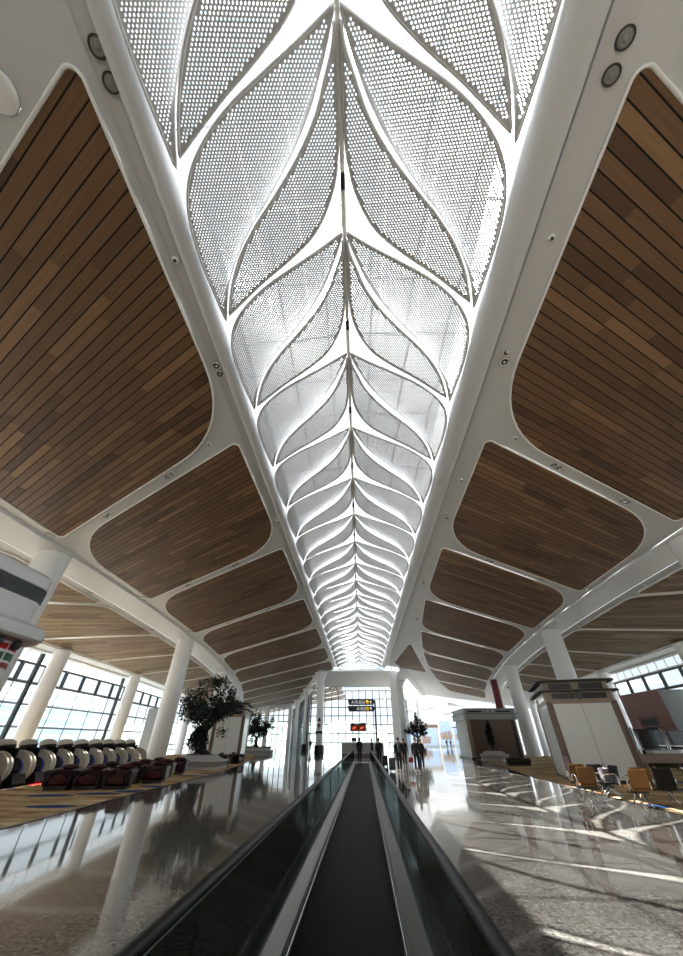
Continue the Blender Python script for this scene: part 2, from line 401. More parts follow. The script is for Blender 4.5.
# ------------------------------------------------------------------ roof glazing over the skylight
mb = MB(); yr = ysteps(Y0, 66, 1.685*2)
for s in (-1, 1):
    mb.quad((cx(Y0)+s*3.88, Y0, 13.0), (cx(66)+s*3.88, 66, 13.0), (cx(66), 66, 13.7), (cx(Y0), Y0, 13.7))
win_n = [1]
def winname():
    n = 'window_%d' % win_n[0]; win_n[0] += 1; return n
roof = struct(winname(), mb, M['roofglass'])
mb = MB()
for y in yr:
    for s in (-1, 1): mb.tube([(cx(y)+s*3.88, y, 13.0), (cx(y), y, 13.7)], .035, 4)
for s in (-1, 1):
    for x in (.0, 1.25, 2.5): mb.tube([(cx(Y0)+s*x, Y0, 13.7-.7*x/3.88), (cx(66)+s*x, 66, 13.7-.7*x/3.88)], .03, 4)
mb.build('glazing_bar', M['rim'], roof)
mb = MB()
for i, y in enumerate(yr[1:-1]):
    for s in (-1, 1): mb.tube([(cx(y)+s*3.88, y+1.6, 12.6), (cx(y)+s*.05, y+1.6, 13.1)], .022, 4)
mb.build('cross_tie', M['frame_lt'], roof)
# gable glazing at the far end and the white soffit behind it
w = struct(winname(), MB().quad((-5.2, 66.3, 11.3), (5.2, 66.3, 11.3), (5.2, 68.5, 13.3), (-5.2, 68.5, 13.3)), M['glass'])
mb = MB()
for i in range(9): mb.tube([(-5.2+1.3*i, 66.3, 11.3), (-5.2+1.3*i, 68.5, 13.3)], .06, 4)
for t in (0, .33, .66, 1): mb.tube([(-5.2, 66.3+2.2*t, 11.3+2*t), (5.2, 66.3+2.2*t, 11.3+2*t)], .06, 4)
mb.build('glazing_bar', M['frame_lt'], w)
mb = MB(); mb.box(-9.5, 8.5, 68.4, 82, 11.3, 11.5); mb.box(-9.5, 8.5, 81.6, 82, 10.5, 11.4)
mb.quad((-9.5, 70.0, 11.3), (8.5, 68.4, 11.3), (8.5, 81.6, 10.5), (-9.5, 81.6, 10.5))
struct('ceiling_fork', mb, M['hallwhite'])
def LY(j): return -.5+3.44*j                            # where each leaf row starts
# spine under the glass
mb = MB(); mb.tube([(cx(Y0), Y0, 12.1), (cx(0), 0, 12.1), (cx(65), 65, 12.1)], .08, 6)
for j in range(-3, 20): mb.tube([(cx(LY(j)), LY(j), 12.1), (cx(LY(j)), LY(j), 13.65)], .025, 6)
struct('trim_1', mb, M['rim'])

# ------------------------------------------------------------------ leaf screens of the skylight
def catmull(P, n):
    out = []
    for i in range(len(P)-1):
        p0 = Vector(P[max(0,i-1)]); p1 = Vector(P[i]); p2 = Vector(P[i+1]); p3 = Vector(P[min(len(P)-1,i+2)])
        for k in range(n):
            t = k/n
            out.append(.5*((2*p1)+(-p0+p2)*t+(2*p0-5*p1+4*p2-p3)*t*t+(-p0+3*p1-3*p2+p3)*t**3))
    out.append(Vector(P[-1])); return out
OUT_O = [(.06,0),(.68,.34),(1.45,.72),(2.18,1.1),(2.82,1.55),(3.3,2.06),(3.56,2.6),(3.66,3.2),(3.66,3.9),(3.6,4.66),(3.53,5.36)]
OUT_I = [(.06,0),(.19,.37),(.37,.78),(.62,1.25),(1.06,1.87),(1.68,2.57),(2.29,3.18),(2.88,3.93),(3.28,4.62),(3.53,5.36)]
INN_O = [(.055,.17),(.11,.46),(.285,.86),(.53,1.37),(.96,1.94),(1.54,2.54),(2.14,3.11),(2.70,3.77),(3.11,4.5),(3.39,5.2)]
INN_I = [(.055,.17),(.05,.6),(.055,1.08),(.075,1.7),(.16,2.28),(.38,2.85),(.79,3.43),(1.47,3.94),(2.35,4.48),(3.39,5.2)]
def d_poly(p, L):
    best = 1e9; q = None
    for a, b in zip(L, L[1:]):
        ab = b-a; t = max(0, min(1, (p-a).dot(ab)/max(1e-9, ab.length_squared))); c = a+ab*t; d = (p-c).length
        if d < best: best = d; q = c
    return best, q
def leaf_meshes(A, B, bowl):
    a = catmull(A, 7); b = catmull(B, 7); ring = a + b[-2:0:-1]
    apex = a[0]; tip = a[-1]; ax = (tip-apex); Ln = ax.length; ax.normalize(); per = Vector((-ax.y, ax.x))
    closed = ring + [ring[0]]
    def inside(p):
        c = False; n = len(ring)
        for i in range(n):
            q, r = ring[i], ring[i-1]
            if (q.y > p.y) != (r.y > p.y) and p.x < (r.x-q.x)*(p.y-q.y)/(r.y-q.y)+q.x: c = not c
        return c
    def z(p):
        s = max(0, min(1, (p-apex).dot(ax)/Ln)); da = d_poly(p, a)[0]; db = d_poly(p, b)[0]; t = da/(da+db+1e-9)
        return 11.98-.42*s + math.sin(math.pi*min(1, s*.98+.01))*bowl*(t**.75 - .42)
    px, py = .066, .058; cells = []
    cor = [apex+ax*u+per*v for u in (0, Ln) for v in (-2.5, 2.5)]
    nu = int(Ln/px)+2; nv = int(3.0/py)
    vs = []; fs = []; idx = {}
    memo = {}
    def vert(p, snap):
        k = (round(p.x, 4), round(p.y, 4))
        if k in memo: return memo[k]
        q = p
        if not inside(p): q = d_poly(p, closed)[1]
        memo[k] = len(vs); vs.append((q.x, q.y, z(q))); return memo[k]
    for j in range(-nv, nv+1):
        for i in range(-1, nu+1):
            u0 = i*px + (.5*px if j % 2 else 0); v0 = j*py
            c = apex + ax*u0 + per*v0
            loc = [(-.5,-.5),(0,-.5),(.5,-.5),(.5,0),(.5,.5),(0,.5),(-.5,.5),(-.5,0)]
            P = [c + ax*(x*px) + per*(y*py) for x, y in loc]
            ins = [inside(p) for p in P]
            if not any(ins): continue
            hole = all(ins) and d_poly(c, closed)[0] > .056
            I = [vert(p, 1) for p in P]
            if hole:
                H = []
                for x, y in loc:
                    an = math.atan2(y, x); q = c + ax*(.0238*math.cos(an)) + per*(.0192*math.sin(an))
                    H.append(len(vs)); vs.append((q.x, q.y, z(q)))
                for k in range(8):
                    fs.append((I[k], I[(k+1) % 8], H[(k+1) % 8], H[k]))
            else:
                f = []
                for k in I:
                    if not f or f[-1] != k: f.append(k)
                if len(set(f)) >= 3: fs.append(tuple(dict.fromkeys(f)))
    # give the sheet its thickness: a second skin above and the walls of the holes
    nb = len(vs); edge = {}
    for f in fs:
        for k in range(len(f)):
            e = (f[k], f[(k+1) % len(f)]); edge[e] = 1
    vs += [(x, y, q+.03) for x, y, q in vs]
    walls = [(b_, a_, a_+nb, b_+nb) for a_, b_ in edge if (b_, a_) not in edge]
    fs = fs + [tuple(i+nb for i in reversed(f)) for f in fs] + walls
    rimpts = [(p.x, p.y, z(p)) for p in ring]
    return vs, fs, rimpts
LEAF = {}
for kind, A, B, bowl in (('outer', OUT_O, OUT_I, .27), ('inner', INN_O, INN_I, .30)):
    vs, fs, rim = leaf_meshes(A, B, bowl)
    for s in (-1, 1):
        m1 = MB(); m1.add([(s*x*1.045, y, z_) for x, y, z_ in vs], fs, False)
        m2 = MB(); m2.tube([(s*x*1.045, y, z_+.02) for x, y, z_ in rim], .034, 6, closed=True)
        LEAF[kind, s] = (m1.mesh('perforated_sheet', M['leaf']), m2.mesh('rim_tube', M['leaf_rim']))
NROW = 20
for j in range(-1, NROW-1):
    n = j+1
    where = 'in the %s leaf row from the camera' % ORD[n]
    for kind in ('outer', 'inner'):
        for s in (-1, 1):
            kd = 'broad' if kind == 'outer' else 'narrow'
            t = thing('hanging_leaf_screen', '%s perforated leaf of the %s skylight row from the camera, %s' % (kd, ORD[n], SIDE[s]), 'ceiling screen', (cx(LY(j)), LY(j), 0), 0, 'perforated leaf screens under the skylight')
            for nm, me in (('perforated_sheet', LEAF[kind, s][0]), ('rim_tube', LEAF[kind, s][1])):
                o = bpy.data.objects.new(nm, me); COL.objects.link(o); o.parent = t
# small black spotlights hung on the spine
proto = None
for j in range(0, 9):
    lab = 'small black spotlight hanging on the skylight spine at the %s leaf row' % ORD[j+1]
    if proto is None:
        proto = thing('hanging_spotlight', lab, 'spotlight', (0,0,0), 0, 'black spotlights on the skylight spine')
        MB().bbox(-.05, .05, -.16, .16, -.16, -.04, .015).build('lamp_body', M['blackm'], proto)
        MB().tube([(0,0,.03), (0,0,-.06)], .02, 8).build('stem', M['frame'], proto)
        o = proto
    else:
        o = copy_tree(proto); o['label'] = lab
    o.location = (cx(LY(j)+2.4), LY(j)+2.4, 12.02)

# ------------------------------------------------------------------ timber panels in the ceiling
def round_poly(P, rads, n=10):
    out = []; m = len(P)
    for i in range(m):
        p = Vector(P[i]); a = Vector(P[i-1])-p; b = Vector(P[(i+1) % m])-p; la, lb = a.length, b.length; a.normalize(); b.normalize()
        ang = a.angle(b); d = min(rads[i]/math.tan(ang/2), la*.48, lb*.48); r_ = d*math.tan(ang/2)
        bis = (a+b).normalized(); c = p + bis*(r_/math.sin(ang/2)); s0 = p+a*d-c; s1 = p+b*d-c
        a0 = math.atan2(s0.y, s0.x); a1 = math.atan2(s1.y, s1.x); da = (a1-a0+math.pi) % (2*math.pi)-math.pi
        for k in range(n+1):
            t = a0+da*k/n; out.append((c.x+r_*math.cos(t), c.y+r_*math.sin(t)))
    return out
def wood_panel(poly, zf, rot, mt, label, group, s, seed, rimw=.038):
    """poly in plan; zf(x, y) height of the ceiling there; rot: angle of the planks in plan"""
    t = thing('ceiling_wood_panel', label, 'ceiling panel', (0,0,0), 0, group)
    cx = sum(p[0] for p in poly)/len(poly); cy = sum(p[1] for p in poly)/len(poly)
    n = len(poly); mb = MB(); vs = [(cx, cy, zf(cx, cy)-.035)] + [(x, y, zf(x, y)-.035) for x, y in poly]
    # fan built from nested rings so that it can follow a bent ceiling
    fr = (.0, .34, .67, 1.0); vs = []; uv = []
    ca, sa = math.cos(rot), math.sin(rot)
    for q in fr[1:]:
        for x, y in poly:
            X = cx+(x-cx)*q; Y = cy+(y-cy)*q; vs.append((X, Y, zf(X, Y)-.035))
    vs.append((cx, cy, zf(cx, cy)-.035)); c = len(vs)-1; fs = []
    for k in range(n):
        j = (k+1) % n; fs.append((c, k, j))
        for i in range(2): fs.append((i*n+k, (i+1)*n+k, (i+1)*n+j, i*n+j))
    mb.add(vs, fs)
    mb.uv = [(x*ca+y*sa + seed*3.1, -x*sa+y*ca + seed*1.7) for x, y, z_ in vs]
    mb.build('plank_field', mt, t)
    m2 = MB(); m2.tube([(x, y, zf(x, y)-.04) for x, y in poly], rimw, 6, closed=True); m2.build('rim', M['rim'], t)
    return t
SLO = .57
def panel_poly(s, k):
    ya, yb = 10*k+((-.2 if s < 0 else .05) if k == 0 else .0), 10*k+9.3
    pts = []
    xa = Xin(s, ya); xb = Xin(s, yb + SLO*(Xin(s, yb)-5))
    y_at = lambda y, x: y + SLO*(x-5)
    # outer edge follows the beam
    xo = lambda y: Xc(y)-.62
    yd = y_at(ya, xo(ya+7)); xd = xo(yd); yd = y_at(ya, xd); yc = y_at(yb, xo(yb+7)); xcn = xo(yc); yc = y_at(yb, xcn)
    xa = Xin(s, y_at(ya, xa)); xb = Xin(s, y_at(yb, xb))
    P = [(xa, y_at(ya, xa)), (xd, yd), (xcn, yc), (xb, y_at(yb, xb))]
    rb = 5.2
    return [(s*x, y) for x, y in round_poly(P, [.2, 6.0, .22, rb])]
for s in (-1, 1):
    for k in range(0, 12 if s < 0 else 8):
        if s > 0 and Xin(s, 10*k+8) > Xc(10*k+10)-3.2: break
        poly = panel_poly(s, k)
        wood_panel(poly, lambda x, y: zp(x), s*math.atan(SLO), M['wood'],
                   'dark timber ceiling panel beside the skylight, %s, %s from the camera' % (SIDE[s], ORD[k]), 'timber panels beside the skylight', s, k*1.37+s)
# outer panels between the column beam and the facade
def outer_poly(k):
    q = -1.6; y_at = lambda y, x: y + q*(x-21)
    ya, yb = 13.6+10*k+.2, 13.6+10*k+9.8
    def solve(y0, f):
        y = y0
        for _ in range(12): x = f(y); y = .5*y+.5*y_at(y0, x)
        return f(y), y
    fi = lambda y: Xc(y)+2.75; fo = lambda y: Xw(y)-.92
    a = solve(ya, fi); b = solve(ya, fo); c = solve(yb, fo); d = solve(yb, fi)
    return [a, b, c, d]
for s in (-1, 1):
    for k in range(-1, 9 if s < 0 else 7):
        P = outer_poly(k)
        if min(p[1] for p in P) < Y0+1: continue
        poly = [(s*x, y) for x, y in round_poly(P, [3.2, .06, .06, .15])]
        wood_panel(poly, lambda x, y: zout(x, y), s*math.atan(-1.6), M['wood_pale'],
                   'pale timber ceiling panel sloping down to the windows, %s, %s from the camera' % (SIDE[s], ORD[k+1]), 'timber panels over the window bays', s, k*.77+s, .05)
# the pointed panel inside the fork, orange bench side
poly = [(x, y) for x, y in round_poly([(6.3, 47), (11.4, 68), (6.6, 65.4), (5.3, 62)], [.2,.4,.2,.2])]
wood_panel(poly, lambda x, y: zp(x)-.0, R(30), M['wood'], 'pointed timber ceiling panel where the roof forks, behind the far columns', 'timber panels beside the skylight', 1, 3)

# ------------------------------------------------------------------ speakers, spotlights in the white ceiling
def speaker(label, x, y):
    t = thing('ceiling_speaker', label, 'ceiling speaker', (x, y, zp(x)-.01), 0, 'round grey ceiling speakers')
    t.rotation_euler = (0, math.copysign(math.atan(SL), x), 0)
    t.scale = (.66, .66, .66)
    MB().lathe([(.235,.02),(.235,-.03),(.20,-.035),(.20,.0)], n=28).build('ring', M['speaker_ring'], t)
    MB().lathe([(.20,.0),(.20,-.015),(.14,-.03),(.05,-.02)], n=28).build('grille', M['speaker'], t)
    MB().lathe([(.09,-.01),(.085,-.04),(.03,-.05)], n=16).build('cone', M['speaker'], t)
for s, n, ww in ((-1, -4.98, 'massage chair side'), (1, 5.0, 'orange bench side')):
    for i, y in enumerate((-.42, .08)):
        x = s*(4.62 if s < 0 else 5.05)
        speaker('round grey speaker by the biggest timber panel, %s, %s of its pair' % (ww, ('upper','lower')[i]), s*4.48 if s < 0 else s*5.12, (-.27, .16)[i] if s < 0 else (.14, .57)[i])
twin = None
def twin_light(label, x, y, z, rz, tilt):
    global twin
    if twin is None:
        twin = thing('ceiling_spotlight', label, 'spotlight', (0,0,0), 0, 'twin spotlights in the white ceiling strips')
        for dx in (-.17, .17):
            MB().lathe([(.15,.02),(.15,-.02),(.115,-.025),(.11,.0)], (dx,0,0), 16).build('trim_ring', M['chrome'], twin)
            l = MB().lathe([(.11,-.003),(.09,-.012),(.05,-.018)], (dx,0,0), 16).build('lamp', M['lampdark'], twin)
            MB().lathe([(.045,-.015),(.04,-.03),(.015,-.034)], (dx,0,0), 12).build('lens', M['lens'], l)
        o = twin
    else:
        o = copy_tree(twin); o['label'] = label
    o.location = (x, y, z-.004); o.rotation_euler = (0, tilt, rz); return o
small = None
def small_light(label, x, y, z, tilt):
    global small
    if small is None:
        small = thing('ceiling_sprinkler', label, 'sprinkler', (0,0,0), 0, 'small sprinklers in the white ceiling strips')
        MB().lathe([(.09,.01),(.09,-.015),(.05,-.025)], n=14).build('plate', M['rim'], small)
        MB().lathe([(.03,-.02),(.03,-.06),(.045,-.065)], n=10).build('nozzle', M['frame'], small)
        o = small
    else: o = copy_tree(small); o['label'] = label
    o.location = (x, y, z-.003); o.rotation_euler = (0, tilt, 0)
for s in (-1, 1):
    tl = s*math.atan(SL)
    for k in range(0, 6):
        pn = '%s timber panel, %s' % (ORD[k], SIDE[s])
        y = 10*k+6.55; xi = Xin(s, y)-.36 if s < 0 else Xin(s, y)-.4
        twin_light('twin spotlight on the skylight edge beside the %s' % pn, s*xi, y, zp(xi), R(90), tl)
        if k < 5:
            for tt, ww in ((.30, 'upper'), (.66, 'lower')):
                x0 = Xin(s, y); x = x0 + (Xc(y)-x0)*tt; yy = 10*k+9.65+SLO*(x-5)
                twin_light('%s twin spotlight in the strip after the %s' % (ww, pn), s*x, yy, zp(x), s*math.atan(SLO), tl)
            x = Xin(s, y) + (Xc(y)-Xin(s, y))*.10; yy = 10*k+9.4+SLO*(x-5)
            small_light('small sprinkler topping the strip after the %s' % pn, s*(x), yy-.1, zp(x), tl)
            yy = 10*k+15.3; x = Xc(yy)-.32
            twin_light('twin spotlight at the column beam edge by the %s' % pn, s*x, yy, zp(x), R(90), tl)
            yy = 10*k+13.3; x = Xc(yy)+2.58
            twin_light('twin spotlight on the column beam, window edge, near %s' % pn, s*x, yy, zout(x, yy)+.02, R(90), s*.33)
        yy = 10*k+3.2; xi = Xin(s, yy)-.36
        small_light('small sprinkler on the skylight edge by the %s' % pn, s*xi, yy, zp(xi), tl)
t = thing('ceiling_access_disc', 'flat white round disc on the white ceiling above the biggest timber panel', 'ceiling disc', (-6.62, .12, zp(6.62)), 0)
t.rotation_euler = (0, -math.atan(SL), 0)
MB().lathe([(.34,.01),(.34,-.03),(.30,-.06),(.1,-.07)], n=30).build('cover', M['rim'], t)
MB().lathe([(.36,.01),(.36,-.012),(.34,-.015)], n=30).build('edge_ring', M['frame_lt'], t)

# ------------------------------------------------------------------ columns
def column(x, y, ztop, r0=.84, r1=.84, base=False, flare=0):
    prof = [(r0, 0), (r0, .02)] + [(r0+(r1-r0)*i/8, .02+(ztop-.1-.02)*i/8) for i in range(1, 9)]
    if flare: prof = prof[:-2] + [(r1, ztop-1.7), (r1+.05, ztop-1.1), (r1+flare*.35, ztop-.6), (r1+flare, ztop+.05)]
    else: prof += [(r1, ztop+.02)]
    o = struct('column', MB().lathe(prof, (x, y, .016), 32), M['column'], smooth_angle=35)
    return o
for s, ys in ((-1, (17.4, 38.2, 58.0, 77.5)), (1, (17.3, 36.2, 54.5, 74.0))):
    for y in ys: column(s*(Xc(y)+.92), y, zbeam(y)-.05)
far = [column(x, y, z, .6, .6, flare=.55) for x, y, z in ((-7.3, 69.0, 11.1), (-12.2, 88.0, 10.6), (-17.6, 109.0, 10.1), (5.4, 68.6, 11.2), (7.3, 77, 10.9))]
column(13.4, 100.5, 11.0, .3, .3)
# dark guards round the foot of the far columns
for o, (x, y), mt in ((far[0], (-7.3, 69.0), 'brown_dk'), (far[1], (-12.2, 88.0), 'brown_dk'), (far[3], (5.4, 68.6), 'brown_dk')):
    g = MB(); g.lathe([(.80,0),(.80,.1),(.74,.12),(.74,.9),(.66,.94)], (x, y, .01), 24); g.build('foot_guard', M[mt], o)
# pictogram sign on the far column
t = thing('column_sign', 'dark pictogram sign fixed on the far white column by the end of the walkway', 'sign', (-7.3, 68.32, 0))
MB().lathe([(.26,-.04),(.26,.04)], (0,0,3.5), 18, M=Matrix.Rotation(R(90), 4, 'X')).build('round_sign', M['redcol'], t)
MB().prism([(-.3,-.25),(.3,-.25),(0,.3)], -.04, .04, Matrix.Translation((0,0,4.3)) @ Matrix.Rotation(R(90), 4, 'X')).build('triangle_sign', M['signdark'], t)
MB().box(-.6, .6, -.04, .04, 2.45, 2.75).build('name_plate', M['signdark'], t)

# ------------------------------------------------------------------ facades, bay by bay
def bay(P, Q, z0, z1, npan, rows, dark_top=True, out=1, th=.045):
    """one glazed bay between two points in plan; rows: heights of the transoms"""
    P = Vector((*P, 0)); Q = Vector((*Q, 0)); d = Q-P; n = Vector((d.y, -d.x, 0)).normalized()*out
    g = MB(); g.quad((*P.xy, z0), (*Q.xy, z0), (*Q.xy, z1), (*P.xy, z1))
    w = struct(winname(), g, M['glass'])
    m1 = MB()
    for i in range(npan+1):
        p = P + d*(i/npan); m1.tube([(p.x, p.y, z0), (p.x, p.y, rows[-1] if rows else z1)], th, 4, smooth=False)
    for z in rows[:-1]: m1.tube([(P.x, P.y, z), (Q.x, Q.y, z)], max(.07, th*.8), 4, smooth=False)
    m1.build('mullion', M['frame'], w)
    if dark_top and len(rows) >= 2:
        m2 = MB(); za, zb = rows[-2], rows[-1]
        for i in range(npan):
            a = P+d*((i+.05)/npan); b = P+d*((i+.95)/npan)
            m2.tube([(a.x,a.y,za+.06),(b.x,b.y,za+.06),(b.x,b.y,zb-.03),(a.x,a.y,zb-.03)], .09, 4, closed=True, smooth=False)
        m2.build('vent_frame', M['frame'], w)
    if rows:
        m3 = MB(); z = rows[-1]; m3.tube([(P.x,P.y,z+.05),(Q.x,Q.y,z+.05)], .1, 4, smooth=False)
        for i in range(npan*2+1):
            p = P+d*(i/(npan*2)); m3.tube([(p.x,p.y,z),(p.x,p.y,z1)], .05, 4, smooth=False)
        m3.tube([(P.x,P.y,z1-.15),(Q.x,Q.y,z1-.15)], .12, 4, smooth=False)
        m3.build('head_frame', M['rim'], w)
    return w
for s in (-1, 1):
    ys = [Y0, -8.5, 5, 17.6, 30.5, 44.2, 58, 71.5, 85, 99] + ([112, 127] if s < 0 else [])
    for a, b in zip(ys, ys[1:]):
        bay((s*(Xw(a)), a), (s*(Xw(b)), b), 0, ZW+.05, 5, [.35, 1.05, 2.4, 3.8, 5.15, 6.45])
    for y in ys[2:-1]:
        if y < 12: continue
        o = struct('column', MB().lathe([(.62,0),(.62,ZW-.2),(.66,ZW+.15)], (s*(Xw(y)-.72), y, .016), 28), M['column'], smooth_angle=35)
        if s < 0 and y < 50:
            t = MB().bbox(s*(Xw(y)-.3)-.12, s*(Xw(y)-.3)+.12, y-1.5, y-1.2, 0, ZW-.3, .02)
            struct('trim_2', t, M['frame'])
# fork: end glazing behind the far columns
bay((-10.5, 82), (6.2, 82), 0, 10.55, 12, [1.2, 2.6, 4.0, 5.4, 6.8, 8.2, 9.6], dark_top=False, th=.07)
bay((-26.5, 146), (-10.5, 82), 0, 10.4, 24, [1.2, 2.6, 4.0, 5.4, 6.8, 8.2, 9.4], dark_top=False, th=.13)
bay((6.2, 82), (11.2, 104), 0, 10.6, 10, [1.2, 2.6, 4.0, 5.4, 6.8, 8.2, 9.6], dark_top=False, th=.1)
for k in range(4):
    x0 = -46+6.6*k; bay((x0, 114-.4*k), (x0+5.6, 114-.4*k-.3), 0, 9.5, 4, [1.4, 2.8, 4.2, 5.6, 7.0, 8.6], dark_top=False, th=.11)
    struct('column', MB().bbox(x0+5.6, x0+6.6, 113.2-.4*k, 114-.4*k, 0, 9.6, .05), M['column'])
    struct('wall_inner', MB().box(x0, x0+6.6, 114.05-.4*k, 114.2-.4*k, 8.9, 13), M['white'])

# ------------------------------------------------------------------ bright hall beyond the fork
struct('wall_far', MB().box(9, 75, 150, 150.3, 0, 7.2), M['hallwhite'])
mb = MB()
for i in range(5):
    x0 = 8+i*13
    mb.tube([(x0, 100, 8.4+.2*i), (x0+26, 150, 10.2)], .28, 6)
    mb.tube([(x0, 104+i*6, 6.9), (x0+30, 116+i*6, 11.2)], .22, 6)
struct('beam_hall', mb, M['rim'])
mb = MB()
for y in (106, 118, 130, 142): mb.bbox(8, 60, y, y+.5, 9.6+.02*y, 10.1+.02*y, .06)
struct('beam_hall_roof', mb, M['rim'])
for i in range(5):
    struct('ceiling_hall', MB().box(8, 75, 100.4+i*10.4, 106+i*10.4, 13.0, 13.3), M['hallwhite'])
struct(winname(), MB().quad((8, 100.4, 13.4), (75, 100.4, 13.4), (75, 152, 13.4), (8, 152, 13.4)), M['roofglass'])
def advert_mat(name, blob, off):
    m = bpy.data.materials.new(name); m.use_nodes = True; g = NT(m); b = m.node_tree.nodes['Principled BSDF']
    tc = g.n('ShaderNodeTexCoord'); mp = g.n('ShaderNodeMapping'); mp.inputs['Location'].default_value = off; mp.inputs['Scale'].default_value = (1/2.4, 1, 1/1.0); g.l(tc.outputs['Object'], mp.inputs[0])
    ln = g.n('ShaderNodeVectorMath', operation='LENGTH'); g.l(mp.outputs[0], ln.inputs[0])
    n = g.n('ShaderNodeTexNoise'); n.inputs['Scale'].default_value = 2.2; n.inputs['Detail'].default_value = 6; g.l(tc.outputs['Object'], n.inputs['Vector'])
    f = g.m('LESS_THAN', g.m('ADD', ln.outputs['Value'], g.m('MULTIPLY', g.m('SUBTRACT', n.outputs['Fac'], .5), 1.6)), 1.0)
    c1 = g.ramp(n.outputs['Fac'], [(.3, srgb(206,224,246)), (.7, srgb(160,194,238))])
    c2 = g.ramp(n.outputs['Fac'], [(.35, blob), (.5, srgb(190,170,150)), (.65, srgb(60,90,150))])
    mx = g.n('ShaderNodeMix', data_type='RGBA'); g.l(f, mx.inputs['Factor']); g.l(c1, mx.inputs['A']); g.l(c2, mx.inputs['B'])
    g.l(mx.outputs['Result'], b.inputs['Base Color']); b.inputs['Roughness'].default_value = .3
    g.l(mx.outputs['Result'], b.inputs['Emission Color']); b.inputs['Emission Strength'].default_value = .3
    return m
for i, (x0, x1, z1, lab, blob) in enumerate(((12.9, 22.3, 4.6, 'wide pale blue lit advert wall behind the walking people', srgb(120,80,56)),
                                 (23.2, 27.0, 6.6, 'tall pale blue lit advert wall beside the grey topped kiosk', srgb(110,76,60)),
                                 (27.6, 33.5, 5.9, 'pale blue lit advert wall half hidden by the grey topped kiosk', srgb(90,90,100)))):
    t = thing('advert_board', lab, 'advert', ((x0+x1)/2, 130, 0), 0, 'lit advert walls in the far hall')
    w = (x1-x0)/2
    MB().bbox(-w, w, 0, .5, 0, z1, .06).build('case', M['hallwhite'], t)
    p = MB().box(-w+.15, w-.15, -.03, .02, -z1*.4, z1*.5).build('picture', advert_mat('advert_picture_%d' % i, blob, (.2*i-.2, 0, .35)), t); p.location = (0, 0, z1*.45)
t = thing('shop_canopy', 'low brown roofed shop front behind the wide advert wall', 'shop front', (17.6, 134, 0))
MB().bbox(-6, 6, 0, 5, 4.7, 5.5, .1).build('fascia', M['khead'], t)
MB().box(-5.7, 5.7, .3, 5, 0, 4.7).build('wall_panel', M['hallwhite'], t)
t = thing('blue_sign', 'bright blue sign jutting from the far hall above the adverts', 'sign', (28.8, 126, 0))
MB().bbox(0, 2.2, 0, .3, 4.4, 5.4, .04).build('face', mat('bright_blue_sign', srgb(40,130,220), .4, emit=srgb(40,130,230), es=.4, var=.03), t)
MB().tube([(-2.5, .15, 4.6), (0, .15, 4.6)], .16, 8).build('bracket', M['blackm'], t)

# ------------------------------------------------------------------ outside
def far_block(name, lab, x, y, w, d, h, nw, nf):
    t = thing(name, lab, 'building', (x, y, -1.4), 0, 'distant buildings beyond the windows')
    MB().bbox(-w/2, w/2, -d/2, d/2, 0, h, .3).build('wall', M['haze'], t)
    MB().bbox(-w/2-.6, w/2+.6, -d/2-.6, d/2+.6, h, h+1.0, .2).build('roof', M['hallwhite'], t)
    m = MB()
    for f in range(nf):
        z = 2+f*(h-2)/nf
        for sy in (-1, 1): m.box(-w/2+1, w/2-1, sy*d/2-.15, sy*d/2+.15, z, z+(h-2)/nf*.5)
        for sx in (-1, 1): m.box(sx*w/2-.15, sx*w/2+.15, -d/2+1, d/2-1, z, z+(h-2)/nf*.5)
    m.build('window_band', M['haze2'], t)
far_block('distant_building', 'long hazy pale blue building seen through the window behind the massage chairs', -120, 110, 60, 50, 11, 6, 4)
far_block('distant_building', 'hazy pale tower block seen beyond the second window bay on the massage chair side', -170, 200, 40, 40, 22, 6, 7)
far_block('distant_building', 'hazy pale blue building seen through the windows on the orange bench side', 130, 120, 70, 60, 10, 6, 4)
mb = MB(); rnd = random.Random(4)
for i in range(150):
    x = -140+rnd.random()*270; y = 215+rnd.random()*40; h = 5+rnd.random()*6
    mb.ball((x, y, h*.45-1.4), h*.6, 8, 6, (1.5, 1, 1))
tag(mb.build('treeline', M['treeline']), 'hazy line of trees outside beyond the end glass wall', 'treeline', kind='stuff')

# ------------------------------------------------------------------ carpets
def carpet(name, poly, lab):
    t = thing(name, lab, 'carpet', (0,0,0))
    MB().prism(poly, 0.0, .012).build('pile', M['carpet'], t)
    mb = MB(); e = [Vector(p) for p in poly[:9]]
    for a, b in zip(e, e[1:]):
        q = (b-a).normalized(); w_ = Vector((q.y, -q.x))*(.09 if e[0].x < 0 else -.09)
        mb.add([(*a, .0115), (*b, .0115), (*(b+w_), .0115), (*(a+w_), .0115)], [(0,1,2,3)])
    mb.build('edging', M['carpet_edge'], t)
carpet('carpet', [(-7.9,-8),(-8.1,5),(-8.36,10.5),(-8.7,15),(-8.85,20),(-9.2,27),(-10.1,35.5),(-12.5,48),(-15.5,62),(-20,70),(-27,60),(-25,30),(-25,-8)], 'tan and blue patterned carpet under the massage chairs')
carpet('carpet', [(7.6,-8),(8.2,8),(8.56,13.2),(8.9,20),(9.4,26.5),(10.6,36),(12.4,52.5),(14.5,62),(20,66),(25,50),(24.6,30),(24.6,-8)], 'tan and blue patterned carpet under the orange bench seats')

